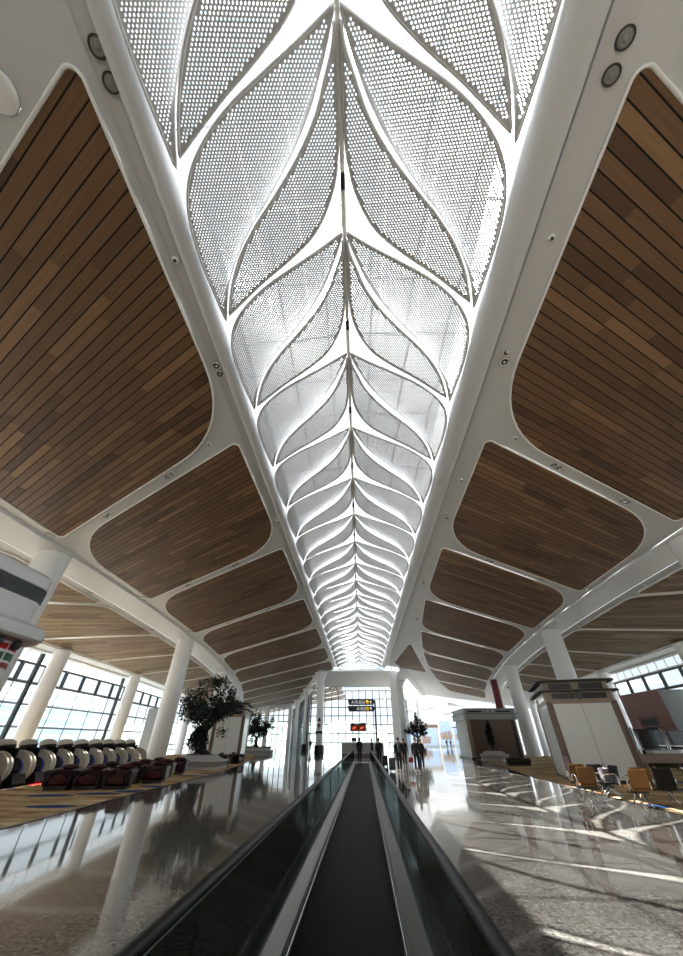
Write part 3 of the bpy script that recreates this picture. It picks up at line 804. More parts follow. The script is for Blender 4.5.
# ------------------------------------------------------------------ moving walkway
wc = -.22; YA, YB = -9.0, 38.5
t = thing('moving_walkway', 'long black moving walkway with glass sides running down the middle of the hall', 'moving walkway', (wc, 0, 0))
MB().box(-.53, .53, YA, YB, 0, .02).build('belt', M['belt'], t)
MB().bbox(-.75, .75, YB, YB+1.6, 0, .018, .006).build('comb_plate', M['steel'], t)
for s in (-1, 1):
    mb = MB(); mb.box(min(s*.53, s*.60), max(s*.53, s*.60), YA, YB+.3, 0, .05); mb.build('skirt_brush', M['blackm'], t)
    mb = MB(); mb.tube([(s*.545, YA, .055), (s*.545, YB+.3, .055)], .012, 8); mb.build('skirt_rail', M['chrome'], t)
    mb = MB(); mb.add([(s*.60, YA, .06), (s*.60, YB+.5, .06), (s*.74, YB+.5, .13), (s*.74, YA, .13), (s*.82, YA, .13), (s*.82, YB+.5, .13), (s*.82, YA, 0), (s*.82, YB+.5, 0), (s*.60, YA, 0), (s*.60, YB+.5, 0)],
           [(0,1,2,3),(3,2,5,4),(4,5,7,6),(8,9,1,0),(6,7,9,8),(9,7,5,2,1)] if s < 0 else [(3,2,1,0),(4,5,2,3),(6,7,5,4),(0,1,9,8),(8,9,7,6),(1,2,5,7,9)])
    mb.build('deck', M['steel'], t)
    y = YA; k = 0
    while y < YB-.4:
        y2 = min(y+2.4, YB-.2)
        MB().box(s*.762-.006, s*.762+.006, y+.006, y2-.006, .12, .885).build('glass_panel', M['balglass'], t); y = y2
    # handrail: a loop with a round nose
    path = [(s*.765, YA, .91)] + [(s*.765, YB-.1+.39*math.sin(R(a)), .52+.39*math.cos(R(a))) for a in range(0, 181, 15)] + [(s*.765, YB-.6, .13)]
    mb = MB(); vs = []; fs = []; m = len(path)
    for i, p in enumerate(path):
        a = Vector(path[max(0, i-1)]); b = Vector(path[min(m-1, i+1)]); tg = (b-a).normalized(); nn = Vector((1,0,0)); up = nn.cross(tg)
        for q in range(10):
            an = 2*math.pi*q/10; vs.append(Vector(p)+nn*(.048*math.cos(an))+up*(.026*math.sin(an)))
    for i in range(m-1):
        for q in range(10): fs.append((i*10+q, i*10+(q+1) % 10, i*10+10+(q+1) % 10, i*10+10+q))
    mb.add(vs, fs, True); mb.build('handrail', M['black'], t)
    MB().tube([(s*.762, YA, .875), (s*.762, YB-.1, .875)], .018, 6).build('handrail_guide', M['steel'], t)
    mb = MB(); mb.lathe([(.36,-.01),(.36,.01)], (s*.762, YB-.12, .52), 24, M=Matrix.Rotation(R(90), 4, 'Y')); mb.build('newel_glass', M['balglass'], t)
MB().bbox(-.68, -.64, 25.4, 26.2, .10, .135, .005).build('orange_notice', mat('orange_warning_label', srgb(230,140,40), .5, var=.05), t)
MB().bbox(-.68, -.64, 34.2, 36.0, .10, .14, .005).build('red_notice', mat('red_warning_label', srgb(190,40,50), .5, var=.05), t)

# ------------------------------------------------------------------ signs
def text(s, size, mt, parent, loc, rot, name='lettering', depth=.01):
    c = bpy.data.curves.new(name, 'FONT'); c.body = s; c.size = size; c.extrude = depth; c.align_x = 'LEFT'; c.align_y = 'CENTER'; c.materials.append(mt)
    q = bpy.data.objects.new('lettering_curve', c); me = bpy.data.meshes.new_from_object(q); bpy.data.objects.remove(q); me.name = name
    o = bpy.data.objects.new(name, me); COL.objects.link(o); o.parent = parent; o.location = loc; o.rotation_euler = rot; return o
t = thing('direction_sign', 'black gate direction sign with yellow discs on a dark post past the walkway', 'sign', (0, 40, 0))
mb = MB(); mb.tube([(1.2,0,0),(1.2,0,4.5),(1.16,0,4.75)], .085, 10); mb.build('post', M['blackm'], t)
MB().lathe([(.3,0),(.3,.04),(.12,.06)], (1.2,0,0), 20).build('base_plate', M['blackm'], t)
for z0, tx, px, nm in ((4.33, 'A10-B36', -1.12, 'upper'), (3.80, 'A1020', -.62, 'lower')):
    pts = [(-1.5, z0+.46), (1.05, z0+.46), (1.15, z0+.23), (1.05, z0), (-1.38, z0)]
    b = MB().prism(pts, -.08, .08, Matrix.Rotation(R(90), 4, 'X')).build('sign_face', M['signdark'], t)
    text(tx, .37, M['signwhite'], b, (px, -.085, z0+.22), (R(90),0,0))
    MB().lathe([(.165,-.015),(.165,.015)], (.44,-.09,z0+.23), 20, M=Matrix.Rotation(R(90), 4, 'X')).build('yellow_disc', M['yellow'], b)
    MB().prism([(-.035,-.14),(.035,-.14),(.035,.0),(.13,.0),(0,.14),(-.13,.0),(-.035,.0)], -.012, .012, Matrix.Translation((.78,-.09,z0+.23)) @ Matrix.Rotation(R(90), 4, 'X')).build('arrow', M['signwhite'], b)
t = thing('led_display', 'dark red LED display on a thin post beyond the end of the walkway', 'display', (-.65, 50, 0))
MB().bbox(-.96, .96, -.1, .1, 2.42, 3.22, .03).build('housing', M['blackm'], t)
s_ = MB().box(-.92, .92, -.112, -.1, 2.46, 2.98).build('screen', M['ledboard'], t)
for x in (-.72, .18): MB().prism([(0,0),(.42,.12),(.5,.3),(.1,.22)], -.01, .01, Matrix.Translation((x,-.118,2.58)) @ Matrix.Rotation(R(90), 4, 'X')).build('lit_mark', M['ledtext'], s_)
MB().box(-.35, .3, -.112, -.1, 3.04, 3.17).build('title_strip', M['frame_lt'], t)
MB().tube([(0,0,0),(0,0,2.44)], .05, 8).build('post', M['blackm'], t)
MB().lathe([(.28,0),(.28,.04),(.08,.06)], n=20).build('base_plate', M['blackm'], t)
t = thing('information_desk', 'pale grey information desk at the far end behind the LED display', 'desk', (-.2, 55, 0))
MB().bbox(-2.7, 2.7, 0, .9, 0, 1.25, .05).build('front', M['desk'], t)
MB().bbox(-2.8, 2.8, -.1, 1.0, 1.25, 1.32, .02).build('top', M['kpanel_lt'], t)
MB().box(-2.6, 2.6, -.02, 0, .02, .2).build('plinth', M['brown'], t)
t = thing('monitor', 'small dark monitor standing on the far pale grey desk', 'monitor', (-1.3, 55.4, 1.32))
MB().bbox(-.32, .32, -.03, .03, .12, .52, .01).build('screen', M['signdark'], t); MB().lathe([(.14,0),(.14,.02),(.03,.03),(.03,.16)], n=14).build('stand', M['blackm'], t)

# ------------------------------------------------------------------ kiosks
def kiosk(lab, x0, x1, y0, y1, h, rz=0, ht=None, marks=False, post=None):
    cx, cy = (x0+x1)/2, (y0+y1)/2; hx, hy = (x1-x0)/2, (y1-y0)/2
    t = thing('kiosk', lab, 'kiosk', (cx, cy, .0125), rz)
    hb = h*.76
    for sx in (-1, 1):
        for sy in (-1, 1):
            a = .16
            pts = round_poly([(-a,-a),(a,-a),(a,a),(-a,a)], [.07]*4, 4)
            MB().prism(pts, 0, hb, Matrix.Translation((sx*(hx-.16), sy*(hy-.16), 0))).build('corner_post', M['brown'], t, 30)
    for (ax, bx, ay, by, mt) in ((-hx+.3, hx-.3, -hy+.05, -hy+.11, 'kpanel'), (-hx+.3, hx-.3, hy-.11, hy-.05, 'kpanel'), (-hx+.05, -hx+.11, -hy+.3, hy-.3, 'kpanel_lt'), (hx-.11, hx-.05, -hy+.3, hy-.3, 'kpanel_lt')):
        MB().box(ax, bx, ay, by, .12, hb-.1).build('side_panel', M[mt], t)
    MB().box(-.012, .012, -hy+.035, -hy+.06, .12, hb-.1).build('panel_joint', M['frame_lt'], t)
    MB().box(-hx+.05, hx-.05, -hy+.05, hy-.05, 0, .12).build('plinth', M['brown_dk'], t)
    pts = lambda e: round_poly([(-hx-e,-hy-e),(hx+e,-hy-e),(hx+e,hy+e),(-hx-e,hy+e)], [.25]*4, 5)
    MB().prism(pts(0), hb-.1, h*.86).build('lower_header', M['khead'], t)
    MB().prism(pts(.28), h*.86, h*.875).build('lower_brim', M['brown_dk'], t)
    MB().prism(pts(-.08), h*.875, h*.965).build('upper_header', M['khead'], t)
    MB().prism(pts(.22), h*.965, h*.985).build('upper_brim', M['brown_dk'], t)
    MB().prism(pts(-.3), h*.985, h).build('roof_deck', M['brown_dk'], t)
    for z0, z1, e in ((h*.785, h*.845, .012), (h*.888, h*.952, -.068)):
        for sx in (-1, 1):
            MB().box(sx*hx*.44-hx*.33, sx*hx*.44+hx*.33, -hy-e, -hy-e+.03, z0, z1).build('header_slot', M['signdark'], t)
        for sy in (-1, 1): MB().box(hx+e-.03, hx+e, sy*hy*.44-hy*.3, sy*hy*.44+hy*.3, z0, z1).build('header_slot', M['signdark'], t)
    MB().box(-hx+.05, -hx+.09, -hy*.6, hy*.6, h*.888, h*.952).build('header_slot', M['signdark'], t)
    if marks:
        b = MB().box(-hx-.03, -hx, -hy+.25, hy-.25, h*.775, h*.85).build('name_board', M['kpanel_lt'], t)
        text('r·ʀ·p', .42, M['signdark'], b, (-hx-.035, hy*.55, h*.812), (R(90),0,R(-90)))
    m = MB(); m.bbox(-.12, .12, -hy-.2, -hy-.02, h*.78, h*.86, .03); m.build('camera_mount', M['frame'], t)
    MB().bbox(-hx-.03, -hx+.22, -hy-.03, -hy+.0, .02, .95, .01).build('kick_guard', M['kpink'], t)
    return t
kiosk('brown framed kiosk with a big pale shutter beside the orange bench seats', 10.3, 13.6, 21.45, 25.95, 4.2, R(-16), marks=True)
kiosk('brown framed pale kiosk behind the tree on the massage chair side', -14.5, -11.6, 38.6, 42.9, 4.5, R(9))
# grey topped kiosk further on
t = thing('kiosk', 'grey topped kiosk with a brown wall beyond the brown framed kiosk', 'kiosk', (14.3, 50, .0125))
hx, hy = 2.9, 3.0
pp = lambda e: round_poly([(-hx-e,-hy-e),(hx+e,-hy-e),(hx+e,hy+e),(-hx-e,hy+e)], [.3]*4, 5)
MB().prism(pp(-.12), 0, 3.4).build('body', M['brown'], t, 30)
MB().prism(pp(.12), 3.4, 3.9).build('lower_header', M['kgrey'], t); MB().prism(pp(.2), 3.9, 3.96).build('lower_brim', M['louver'], t)
MB().prism(pp(.02), 3.96, 4.35).build('upper_header', M['kgrey'], t); MB().prism(pp(.12), 4.35, 4.43).build('roof_deck', M['kgrey'], t)
for x in (-1.7, 1.5): MB().box(x-.8, x+.8, -hy-.06, -hy, 4.06, 4.2).build('header_slot', M['signdark'], t)
for x in (-.25, .25): MB().ball((x, -hy-.1, 4.13), .12, 10, 6).build('spot_lamp', M['lens'], t)
MB().box(-hx-.02+.1, -hx+.5, -hy+.05, -hy+.16, .05, 3.4).build('pale_corner', M['khead'], t)
MB().box(hx-.75, hx-.55, -hy+.04, -hy+.1, .1, 3.3).build('door_edge', M['signdark'], t)
MB().box(-hx-.02, hx+.02, -hy+.02, hy-.02, 0, .1).build('plinth', M['blackm'], t)

# rounded white canopy kiosk at the near end of the massage chair row
t = thing('canopy_kiosk', 'white rounded canopy kiosk with louvers and a red green striped sign face', 'kiosk', (-13.6, 10.3, .0125))
t.scale = (1, 1, 1.19)
def rr(h, r): return round_poly([(-h,-h),(h,-h),(h,h),(-h,h)], [r]*4, 10)
def stack(levels, name, mt, par):
    mb = MB(); rings = [rr(h, r) for h, r, z in levels]; n = len(rings[0])
    vs = [(x, y, z) for (h, r, z), rg in zip(levels, rings) for x, y in rg]
    fs = [(i*n+k, i*n+(k+1) % n, (i+1)*n+(k+1) % n, (i+1)*n+k) for i in range(len(levels)-1) for k in range(n)]
    fs += [tuple(range(n-1,-1,-1)), tuple((len(levels)-1)*n+k for k in range(n))]
    mb.add(vs, fs); return mb.build(name, mt, par, 30)
stack([(1.86,.7,0),(1.86,.7,2.62)], 'body', M['kgrey'], t)
stack([(1.93,.72,2.62),(1.93,.72,2.74)], 'sign_base', M['rust'], t)
sf = stack([(1.98,.75,2.74),(2.0,.75,3.5)], 'striped_sign', M['stripe_w'], t)
for z0, z1, mt in ((3.30,3.44,'red'),(3.06,3.23,'green'),(2.88,3.0,'darkred')):
    stack([(1.97,.75,z0),(2.012,.75,z0),(2.012,.75,z1),(1.97,.75,z1)], 'stripe', M[mt], sf)
m = MB()
for k in range(1, 5):
    a = -2.0+.8*k; m.box(2.0, 2.025, a-.025, a+.025, 2.78, 3.5); m.box(a-.025, a+.025, -2.025, -2.0, 2.78, 3.5)
m.build('divider_rim', M['stripe_w'], sf)
stack([(2.02,.75,3.5),(2.4,.9,3.56)], 'soffit', M['kpink'], t)
stack([(2.36,.9,3.55),(2.48,1.0,3.62),(2.5,1.0,3.74),(2.48,1.0,3.88),(2.38,.95,3.95),(2.0,.8,4.06)], 'lower_flange', M['kwhite'], t)
stack([(1.98,.75,4.06),(1.98,.75,4.62)], 'drum', M['kwhite'], t)
m = MB(); lv = stack([(1.95,.75,4.62),(1.95,.75,5.02)], 'louver_core', M['louver'], t)
for k in range(6): stack([(1.96,.75,4.64+.065*k),(2.02,.78,4.645+.065*k),(2.02,.78,4.665+.065*k),(1.96,.75,4.68+.065*k)], 'louver_slat', M['louver'], lv)
stack([(2.0,.75,5.02),(2.0,.75,5.34),(1.9,.7,5.42)], 'top_drum', M['kwhite'], t)
m = MB(); m.ball((2.18, .6, 3.42), .14, 10, 8); m.tube([(2.15,.6,3.55),(2.18,.6,3.42)], .04, 6); m.build('spot_lamp', M['blackm'], t)
m = MB(); m.ball((2.18, 1.3, 3.42), .14, 10, 8); m.tube([(2.15,1.3,3.55),(2.18,1.3,3.42)], .04, 6); m.build('spot_lamp', M['blackm'], t)

# ------------------------------------------------------------------ massage chairs (face the walkway)
def extr(profile, y0, y1):
    """profile in (x, z), extruded along y"""
    mb = MB(); n = len(profile)
    vs = [(x, y0, z) for x, z in profile]+[(x, y1, z) for x, z in profile]
    fs = [tuple(range(n)), tuple(range(2*n-1, n-1, -1))]+[(i, n+i, n+(i+1) % n, (i+1) % n) for i in range(n)]
    return mb.add(vs, fs)
def massage_chair():
    t = thing('massage_chair', '', 'massage chair', (0,0,0), 0, 'beige massage chairs in a row')
    for s in (-1, 1):
        # arched beige side: a thick C open to the rear
        outer = [(.95*math.cos(R(a))*.98, .60+.62*math.sin(R(a))) for a in range(-70, 131, 10)]
        inner = [(.62*math.cos(R(a)), .58+.38*math.sin(R(a))) for a in range(130, -71, -10)]
        y0, y1 = (-.58, -.47) if s < 0 else (.47, .58)
        a = extr(outer+inner, y0, y1).build('side_arch', M['beige'], t, 35)
        m = MB(); m.lathe([(.40,-.05),(.40,.05)], (0, s*.515, .58), 24, M=Matrix.Rotation(R(90), 4, 'X')); m.build('side_disc', M['pod_in'], t)
        m = MB(); m.tube([(.37*math.cos(R(q)), s*.575, .58+.31*math.sin(R(q))) for q in range(-60, 70, 10)], .014, 6); m.build('light_ring', M['led_blue'], a)
    extr([(-.3,.08),(.62,.08),(.7,.34),(.55,.46),(-.1,.36),(-.35,.3)], -.43, .43).build('seat', M['leather'], t, 30)
    extr([(-.3,.36),(-.05,.40),(-.52,1.28),(-.80,1.22)], -.42, .42).build('backrest', M['leather_d'], t, 30)
    extr([(.62,.1),(1.02,.02),(1.12,.12),(.95,.42),(.7,.42)], -.36, .36).build('leg_rest', M['pod_in'], t, 30)
    MB().ball((-.28, 0, 1.45), 1.0, 20, 10, (.42,.32,.19)).build('hood', M['beige'], t)
    MB().ball((-.22, 0, 1.36), 1.0, 20, 10, (.40,.31,.18)).build('hood_lining', M['pod_in'], t)
    MB().bbox(-.62, .1, -.46, -.42, .1, 1.3, .015).build('side_shell', M['pod_in'], t); MB().bbox(-.62, .1, .42, .46, .1, 1.3, .015).build('side_shell', M['pod_in'], t)
    MB().bbox(-.75, .7, -.5, .5, 0, .1, .03).build('base', M['blackm'], t)
    return t
mc = massage_chair(); NM = 11
for i in range(NM):
    o = mc if i == 0 else copy_tree(mc)
    y = 16.06+1.27*i; o.location = (-15.95, y, .0125)
    o['label'] = 'beige massage chair with dark red seat, %s in its row from the canopy kiosk' % ORD[i]
    if i in (3, 4):
        MB().bbox(.95, 1.2, -.45, .1, 0, .03, .005).build('floor_light', M['led_red' if i == 3 else 'led_green'], o)

# ------------------------------------------------------------------ maroon armchairs
def armchair():
    t = thing('armchair', '', 'armchair', (0,0,0), 0, 'maroon leather armchairs')
    MB().bbox(-.36, .36, -.40, .42, .12, .44, .07).build('seat', M['leather'], t, 40)
    MB().bbox(-.46, .46, .26, .52, .14, .72, .10, Matrix.Translation((0,.06,0)) @ Matrix.Rotation(R(-8), 4, 'X')).build('backrest', M['leather'], t, 40)
    for s in (-1, 1):
        m = MB(); m.bbox(min(s*.34, s*.54), max(s*.34, s*.54), -.45, .45, .1, .5, .07); m.tube([(s*.44,-.46,.5),(s*.44,.40,.54)], [.12,.11], 12)
        m.build('arm', M['leather_d'], t, 40)
    MB().bbox(-.42, .42, -.42, .42, 0, .12, .02).build('base', M['blackm'], t)
    MB().ball((0, .36, .68), .15, 12, 8, (2.2,.8,.6)).build('head_cushion', M['leather'], t)
    return t
ac = armchair()
spots = []
for r_, (y, xs) in enumerate(((18.0, (-12.55, -11.4, -10.25)), (20.6, (-12.3, -11.15, -10.0)), (23.2, (-12.0, -10.85)), (25.6, (-12.35, -11.15)))):
    for c_, x in enumerate(xs):
        last = c_ == len(xs)-1
        spots.append((x, y+.12*c_, 12, '%s from the massage chairs, %s armchair row from the canopy kiosk' % (('first','second','third')[c_], ORD[r_])))
spots += [(-12.4,34.4,80,'in front of the pale kiosk behind the tree, first of three'),(-11.6,35.8,80,'in front of the pale kiosk behind the tree, second of three'),(-11.0,37.1,80,'in front of the pale kiosk behind the tree, last of three')]
for i, (x, y, a, lab) in enumerate(spots):
    o = ac if i == 0 else copy_tree(ac)
    o.location = (x, y, .0125); o.rotation_euler = (0,0,R(a)); o['label'] = 'maroon armchair ' + lab
def sofa(lab, x, y, rz):
    t = thing('bench_seat', lab, 'bench', (x, y, .0125), R(rz))
    MB().bbox(-.95, .95, -.38, .38, .14, .46, .06).build('seat', M['leather_d'], t, 40)
    MB().bbox(-.88, .88, -.32, .32, 0, .14, .02).build('base', M['blackm'], t)
for i, (x, y) in enumerate(((-22, 96), (-24.5, 97.5), (-27, 99))):
    sofa('low dark bench far behind the smaller tree, %s from the fork columns' % ORD[i], x, y, 20)
sofa('dark oxblood backless bench before the grey topped kiosk', 12.0, 35.2, 0)

# ------------------------------------------------------------------ trees and planters
def tree(lab, x, y, h, cr, seed, glab):
    rnd = random.Random(seed); t = thing('indoor_tree', lab, 'tree', (x, y, 0), 0, glab)
    base = .83; fork = h*.36; m = MB()
    m.tube([(0,0,base-.04),(.05,.02,base+.35),(-.06,.05,base+.75),(.08,.0,fork)], [.34,.24,.17,.14], 10)
    tips = []
    for k in range(9):
        a = 2*math.pi*k/9+rnd.random()*.6; el = .35+rnd.random()*.75
        L = (h-fork)*(.55+.35*rnd.random()); d = Vector((math.cos(a)*math.cos(el), math.sin(a)*math.cos(el), math.sin(el)))
        p0 = Vector((.06,0,fork-.05)); p1 = p0+d*L*.5+Vector((0,0,.12)); p2 = p0+d*L
        p2.z = min(p2.z, h*.93); m.tube([p0, p1, p2], [.075,.045,.02], 7); tips += [p1, p2, (p1+p2)/2]
        for q in range(3):
            e = p1+(p2-p1)*rnd.random()+Vector((rnd.uniform(-1,1),rnd.uniform(-1,1),rnd.uniform(-.2,.9)))*cr*.32
            m.tube([p1+(p2-p1)*rnd.random()*.6, e], [.03,.01], 5); tips.append(e)
    for q in range(5):
        a = q*1.3; m.tube([(0,0,base+.3),(.35*math.cos(a),.35*math.sin(a),base+.10),(.6*math.cos(a),.6*math.sin(a),base+.0)], [.12,.09,.04], 7)
    m.build('trunk', M['bark'], t, 50)
    # foliage: thousands of small leaves in clumps around the twigs
    f = MB(); clumps = tips+[Vector((rnd.gauss(0,.42)*cr, rnd.gauss(0,.42)*cr, h*.64+rnd.gauss(0,.13)*h)) for _ in range(34)]
    top = Vector((.05,0,h*.93)); clumps += [top, top+Vector((.1,.05,-.3)), top+Vector((-.2,.1,-.5))]
    for c in clumps:
        n = int(46+rnd.random()*34); rc = cr*(.17+.11*rnd.random())
        for _ in range(n):
            d = Vector((rnd.gauss(0,1), rnd.gauss(0,1), rnd.gauss(0,.8))).normalized()*rc*rnd.random()**.4
            p = c+d; ax = Vector((rnd.uniform(-1,1), rnd.uniform(-1,1), rnd.uniform(-.8,.5))).normalized(); sd = ax.orthogonal().normalized()
            sd = Matrix.Rotation(rnd.random()*6.3, 3, ax) @ sd; l = .085+.06*rnd.random(); w = l*.42; nn = ax.cross(sd)*l*.16
            f.add([p-ax*l, p-sd*w+nn, p+ax*l, p+sd*w+nn], [(0,1,2),(0,2,3)])
    f.build('foliage', M['leafgreen'], t)
    return t
def planter(lab, x, y, sx, sy):
    t = thing('planter_bench', lab, 'planter', (x, y, .0125), 0, 'white planter benches')
    pts = [(sx*math.copysign(abs(math.cos(a))**.6, math.cos(a)), sy*math.copysign(abs(math.sin(a))**.6, math.sin(a))) for a in [2*math.pi*k/36 for k in range(36)]]
    m = MB(); n = 36; lev = [(1.0,0),(1.0,.06),(.93,.10),(.95,.34),(1.04,.40),(1.04,.46),(.86,.50),(.60,.72),(.5,.74)]
    vs = [(px*q, py*q, z) for q, z in lev for px, py in pts]
    fs = [(i*n+k, i*n+(k+1) % n, (i+1)*n+(k+1) % n, (i+1)*n+k) for i in range(len(lev)-1) for k in range(n)]
    fs += [tuple(range(n-1,-1,-1)), tuple((len(lev)-1)*n+k for k in range(n))]
    m.add(vs, fs, True); m.build('moulded_shell', M['planter'], t, 40)
    m = MB()
    for z in (.14, .20, .26, .32): m.tube([(px*.97, py*.97, z) for px, py in pts], .02, 5, closed=True)
    m.build('side_slat', M['slatwood'], t)
    MB().prism([(px*.5, py*.5) for px, py in pts], .72, .76).build('soil', M['bark'], t)
    return t
def shrub(lab, x, y, z, sx, sy, h, seed, mt='shrubgreen', name='shrub'):
    rnd = random.Random(seed); t = thing(name, lab, 'shrub', (x, y, z)); m = MB()
    for k in range(9): m.tube([(0,0,0),(rnd.uniform(-.6,.6)*sx, rnd.uniform(-.6,.6)*sy, h*(.5+.4*rnd.random()))], [.03,.01], 5)
    m.build('stem', M['bark'], t); f = MB()
    for _ in range(900):
        d = Vector((rnd.gauss(0,1), rnd.gauss(0,1), rnd.gauss(0,1))).normalized()*rnd.random()**.45
        p = Vector((d.x*sx*(1-.45*(d.z+1)/2), d.y*sy*(1-.45*(d.z+1)/2), .16+h*.5+d.z*h*.5)); ax = Vector((rnd.uniform(-1,1), rnd.uniform(-1,1), rnd.uniform(-.2,1))).normalized(); sd = ax.orthogonal().normalized(); l = .13
        f.add([p-ax*l, p-sd*l*.4, p+ax*l, p+sd*l*.4], [(0,1,2),(0,2,3)])
    f.build('foliage', M[mt], t); return t
planter('white planter bench under the tall tree by the big white column', -12.0, 31.2, 1.9, 1.5)
tree('tall dark leafy tree in the white planter by the big white column', -11.95, 31.2, 5.95, 2.0, 3, 'indoor trees')
shrub('dark shrub at the foot of the tall tree, leaning to the massage chairs', -12.3, 31.0, .79, .95, .8, 1.5, 5)
planter('white planter bench under the smaller tree beyond the pale kiosk', -15.4, 60, 2.6, 1.8)
tree('smaller dark leafy tree in the far planter beyond the pale kiosk', -15.4, 60, 5.0, 1.8, 11, 'indoor trees')
shrub('bright green plant beside the far smaller tree', -18.2, 57.2, .0125, .7, .7, 2.6, 6, 'lime')
planter('white planter bench before the brown wall of the grey topped kiosk', 12.9, 44.0, 1.3, .9)
shrub('dark slender plant in the white planter before the brown kiosk wall', 12.9, 44.0, .79, .5, .5, 2.3, 8)
tree('dark green tree behind the far column by the walking people', 9.3, 74, 5.2, 1.2, 21, 'indoor trees')
planter('white planter bench under the tree behind the far column', 9.3, 74, 1.3, 1.2)

# ------------------------------------------------------------------ airport seats
def bench(lab, x, y, rz, cols):
    t = thing('airport_bench', lab, 'bench', (x, y, .0125), R(rz), 'beam benches beside the brown framed kiosk')
    n = len(cols); w = .62; x0 = -(n-1)*w/2
    MB().bbox(x0-.3, -x0+.3, -.04, .04, .30, .37, .012).build('beam', M['blackm'], t)
    for i, c in enumerate(cols):
        X = x0+i*w; mt = M[c]
        MB().bbox(X-.27, X+.27, -.26, .26, .38, .45, .025, Matrix.Rotation(R(4), 4, 'X')).build('seat', mt, t, 40)
        b = MB().bbox(X-.27, X+.27, -.03, .035, 0, .46, .025, Matrix.Translation((0,-.27,.43)) @ Matrix.Rotation(R(14), 4, 'X')).build('backrest', mt, t, 40)
    for i in range(n+1):
        X = x0-w/2+i*w
        MB().tube([(X,-.22,.36),(X,-.22,.60),(X,-.16,.66),(X,.14,.66),(X,.22,.60),(X,.22,.48)], .018, 8).build('armrest', M['chrome'], t)
    for X in (x0-.1, -x0+.1):
        for s in (-1, 1):
            m = MB(); m.tube([(X,0,.34),(X,s*.14,.16),(X,s*.34,.02)], [.025,.022,.018], 8); m.ball((X, s*.35, .03), .028, 8, 6); m.build('leg', M['chrome'], t)
    return t
bench('mustard single seat bench closest to the polished floor before the kiosk shutter', 7.45, 15.7, -10, ['orange'])
bench('mustard and black bench standing close against the kiosk shutter', 8.35, 17.4, -14, ['orange','seatblack'])
bench('mustard seat bench in the middle of the carpet near the counter', 8.35, 14.5, -4, ['orange'])
bench('mustard and black bench beside the brown counter, furthest from the kiosk', 9.35, 15.3, -14, ['orange','seatblack'])
bench('black bench between the two groups of mustard seats', 8.45, 16.25, 90, ['seatblack'])
t = thing('bag', 'striped pale bag standing on the black bench between the mustard seats', 'bag', (8.45, 16.25, .482), R(20))
MB().bbox(-.16, .16, -.09, .09, 0, .34, .03).build('body', mat('pale_striped_cloth', srgb(150,140,146), .7, var=.3, vscale=12), t, 40)
MB().tube([(-.02,0,.33),(0,0,.46),(.1,0,.46),(.14,0,.30)], .012, 6).build('handle', M['blackm'], t)

# ------------------------------------------------------------------ right hand counter, glass fence, portals
t = thing('counter', 'long brown topped counter with chrome legs behind the mustard benches', 'counter', (18.0, 26.2, .0125), R(6))
MB().bbox(-3.6, 3.6, -.4, .4, .55, .95, .04).build('top', M['counter'], t)
for x in (-3.2, -1.6, 0, 1.6, 3.2): MB().tube([(x,0,.02),(x,0,.56)], .05, 8).build('leg', M['chrome'], t)
MB().bbox(-1.5, .2, -.3, .3, .95, 1.12, .04).build('pale_box', M['kwhite'], t)
for i in range(6):
    x = 16.2+1.86*i; y = 31.0-.16*i
    t = thing('glass_screen', 'clear glass fence pane behind the brown counter, %s from the kiosk' % ORD[i], 'glass fence', (x, y, .0125), R(-5), 'glass fence panes behind the counter')
    MB().box(-.84, .84, -.008, .008, .12, 2.35-.08*i).build('pane', M['balglass'], t)
    for s in (-1, 1): MB().tube([(s*.86, 0, 0), (s*.86, 0, 2.4-.08*i)], .035, 8).build('post', M['chrome'], t)
    MB().tube([(-.86, 0, 1.1), (.86, 0, 1.1)], .03, 8).build('rail', M['steel'], t)
def portal(lab, x0, x1, y0, y1, h, s):
    t = thing('gate_portal', lab, 'gate portal', ((x0+x1)/2, (y0+y1)/2, .0125)); hx, hy = (x1-x0)/2, (y1-y0)/2
    xf = -s*hx
    MB().bbox(-hx, hx, -hy, hy, 0, h, .05).build('housing', M['portal_grey'], t)
    MB().bbox(min(xf-s*.06, xf), max(xf-s*.06, xf), -hy, hy, 0, h+.02, .02).build('cladding', M['brick'], t)
    m = MB(); m.tube([(xf-s*.1, -1.1, 0), (xf-s*.1, -1.1, 3.1), (xf-s*.1, 1.1, 3.1), (xf-s*.1, 1.1, 0)], .07, 4, smooth=False); m.build('door_frame', M['kpink'], t)
    d = MB().box(min(xf-s*.09, xf-s*.05), max(xf-s*.09, xf-s*.05), -.85, .85, 0, 2.4).build('door', M['signdark'], t)
    MB().box(min(xf-s*.1, xf-s*.08), max(xf-s*.1, xf-s*.08), -.6, .6, .9, 2.25).build('door_glass', M['haze2'], d)
    MB().box(min(xf-s*.12, xf-s*.06), max(xf-s*.12, xf-s*.06), -.8, .8, 2.5, 2.95).build('gate_screen', M['signdark'], t)
portal('red brown boarding gate portal behind the glass fence', 23.4, 26.6, 32.6, 37.6, 4.75, 1)
portal('red brown boarding gate portal behind the big white column', -26.6, -24.6, 49.2, 52.0, 4.7, -1)
t = thing('banner_post', 'dark red tall banner beside the white columns beyond the kiosks', 'banner', (19.2, 58, 0))
MB().bbox(-.45, .45, -.12, .12, 0, 8.6, .03).build('panel', M['redcol'], t); MB().bbox(-.6, .6, -.3, .3, 0, .1, .02).build('base', M['blackm'], t)

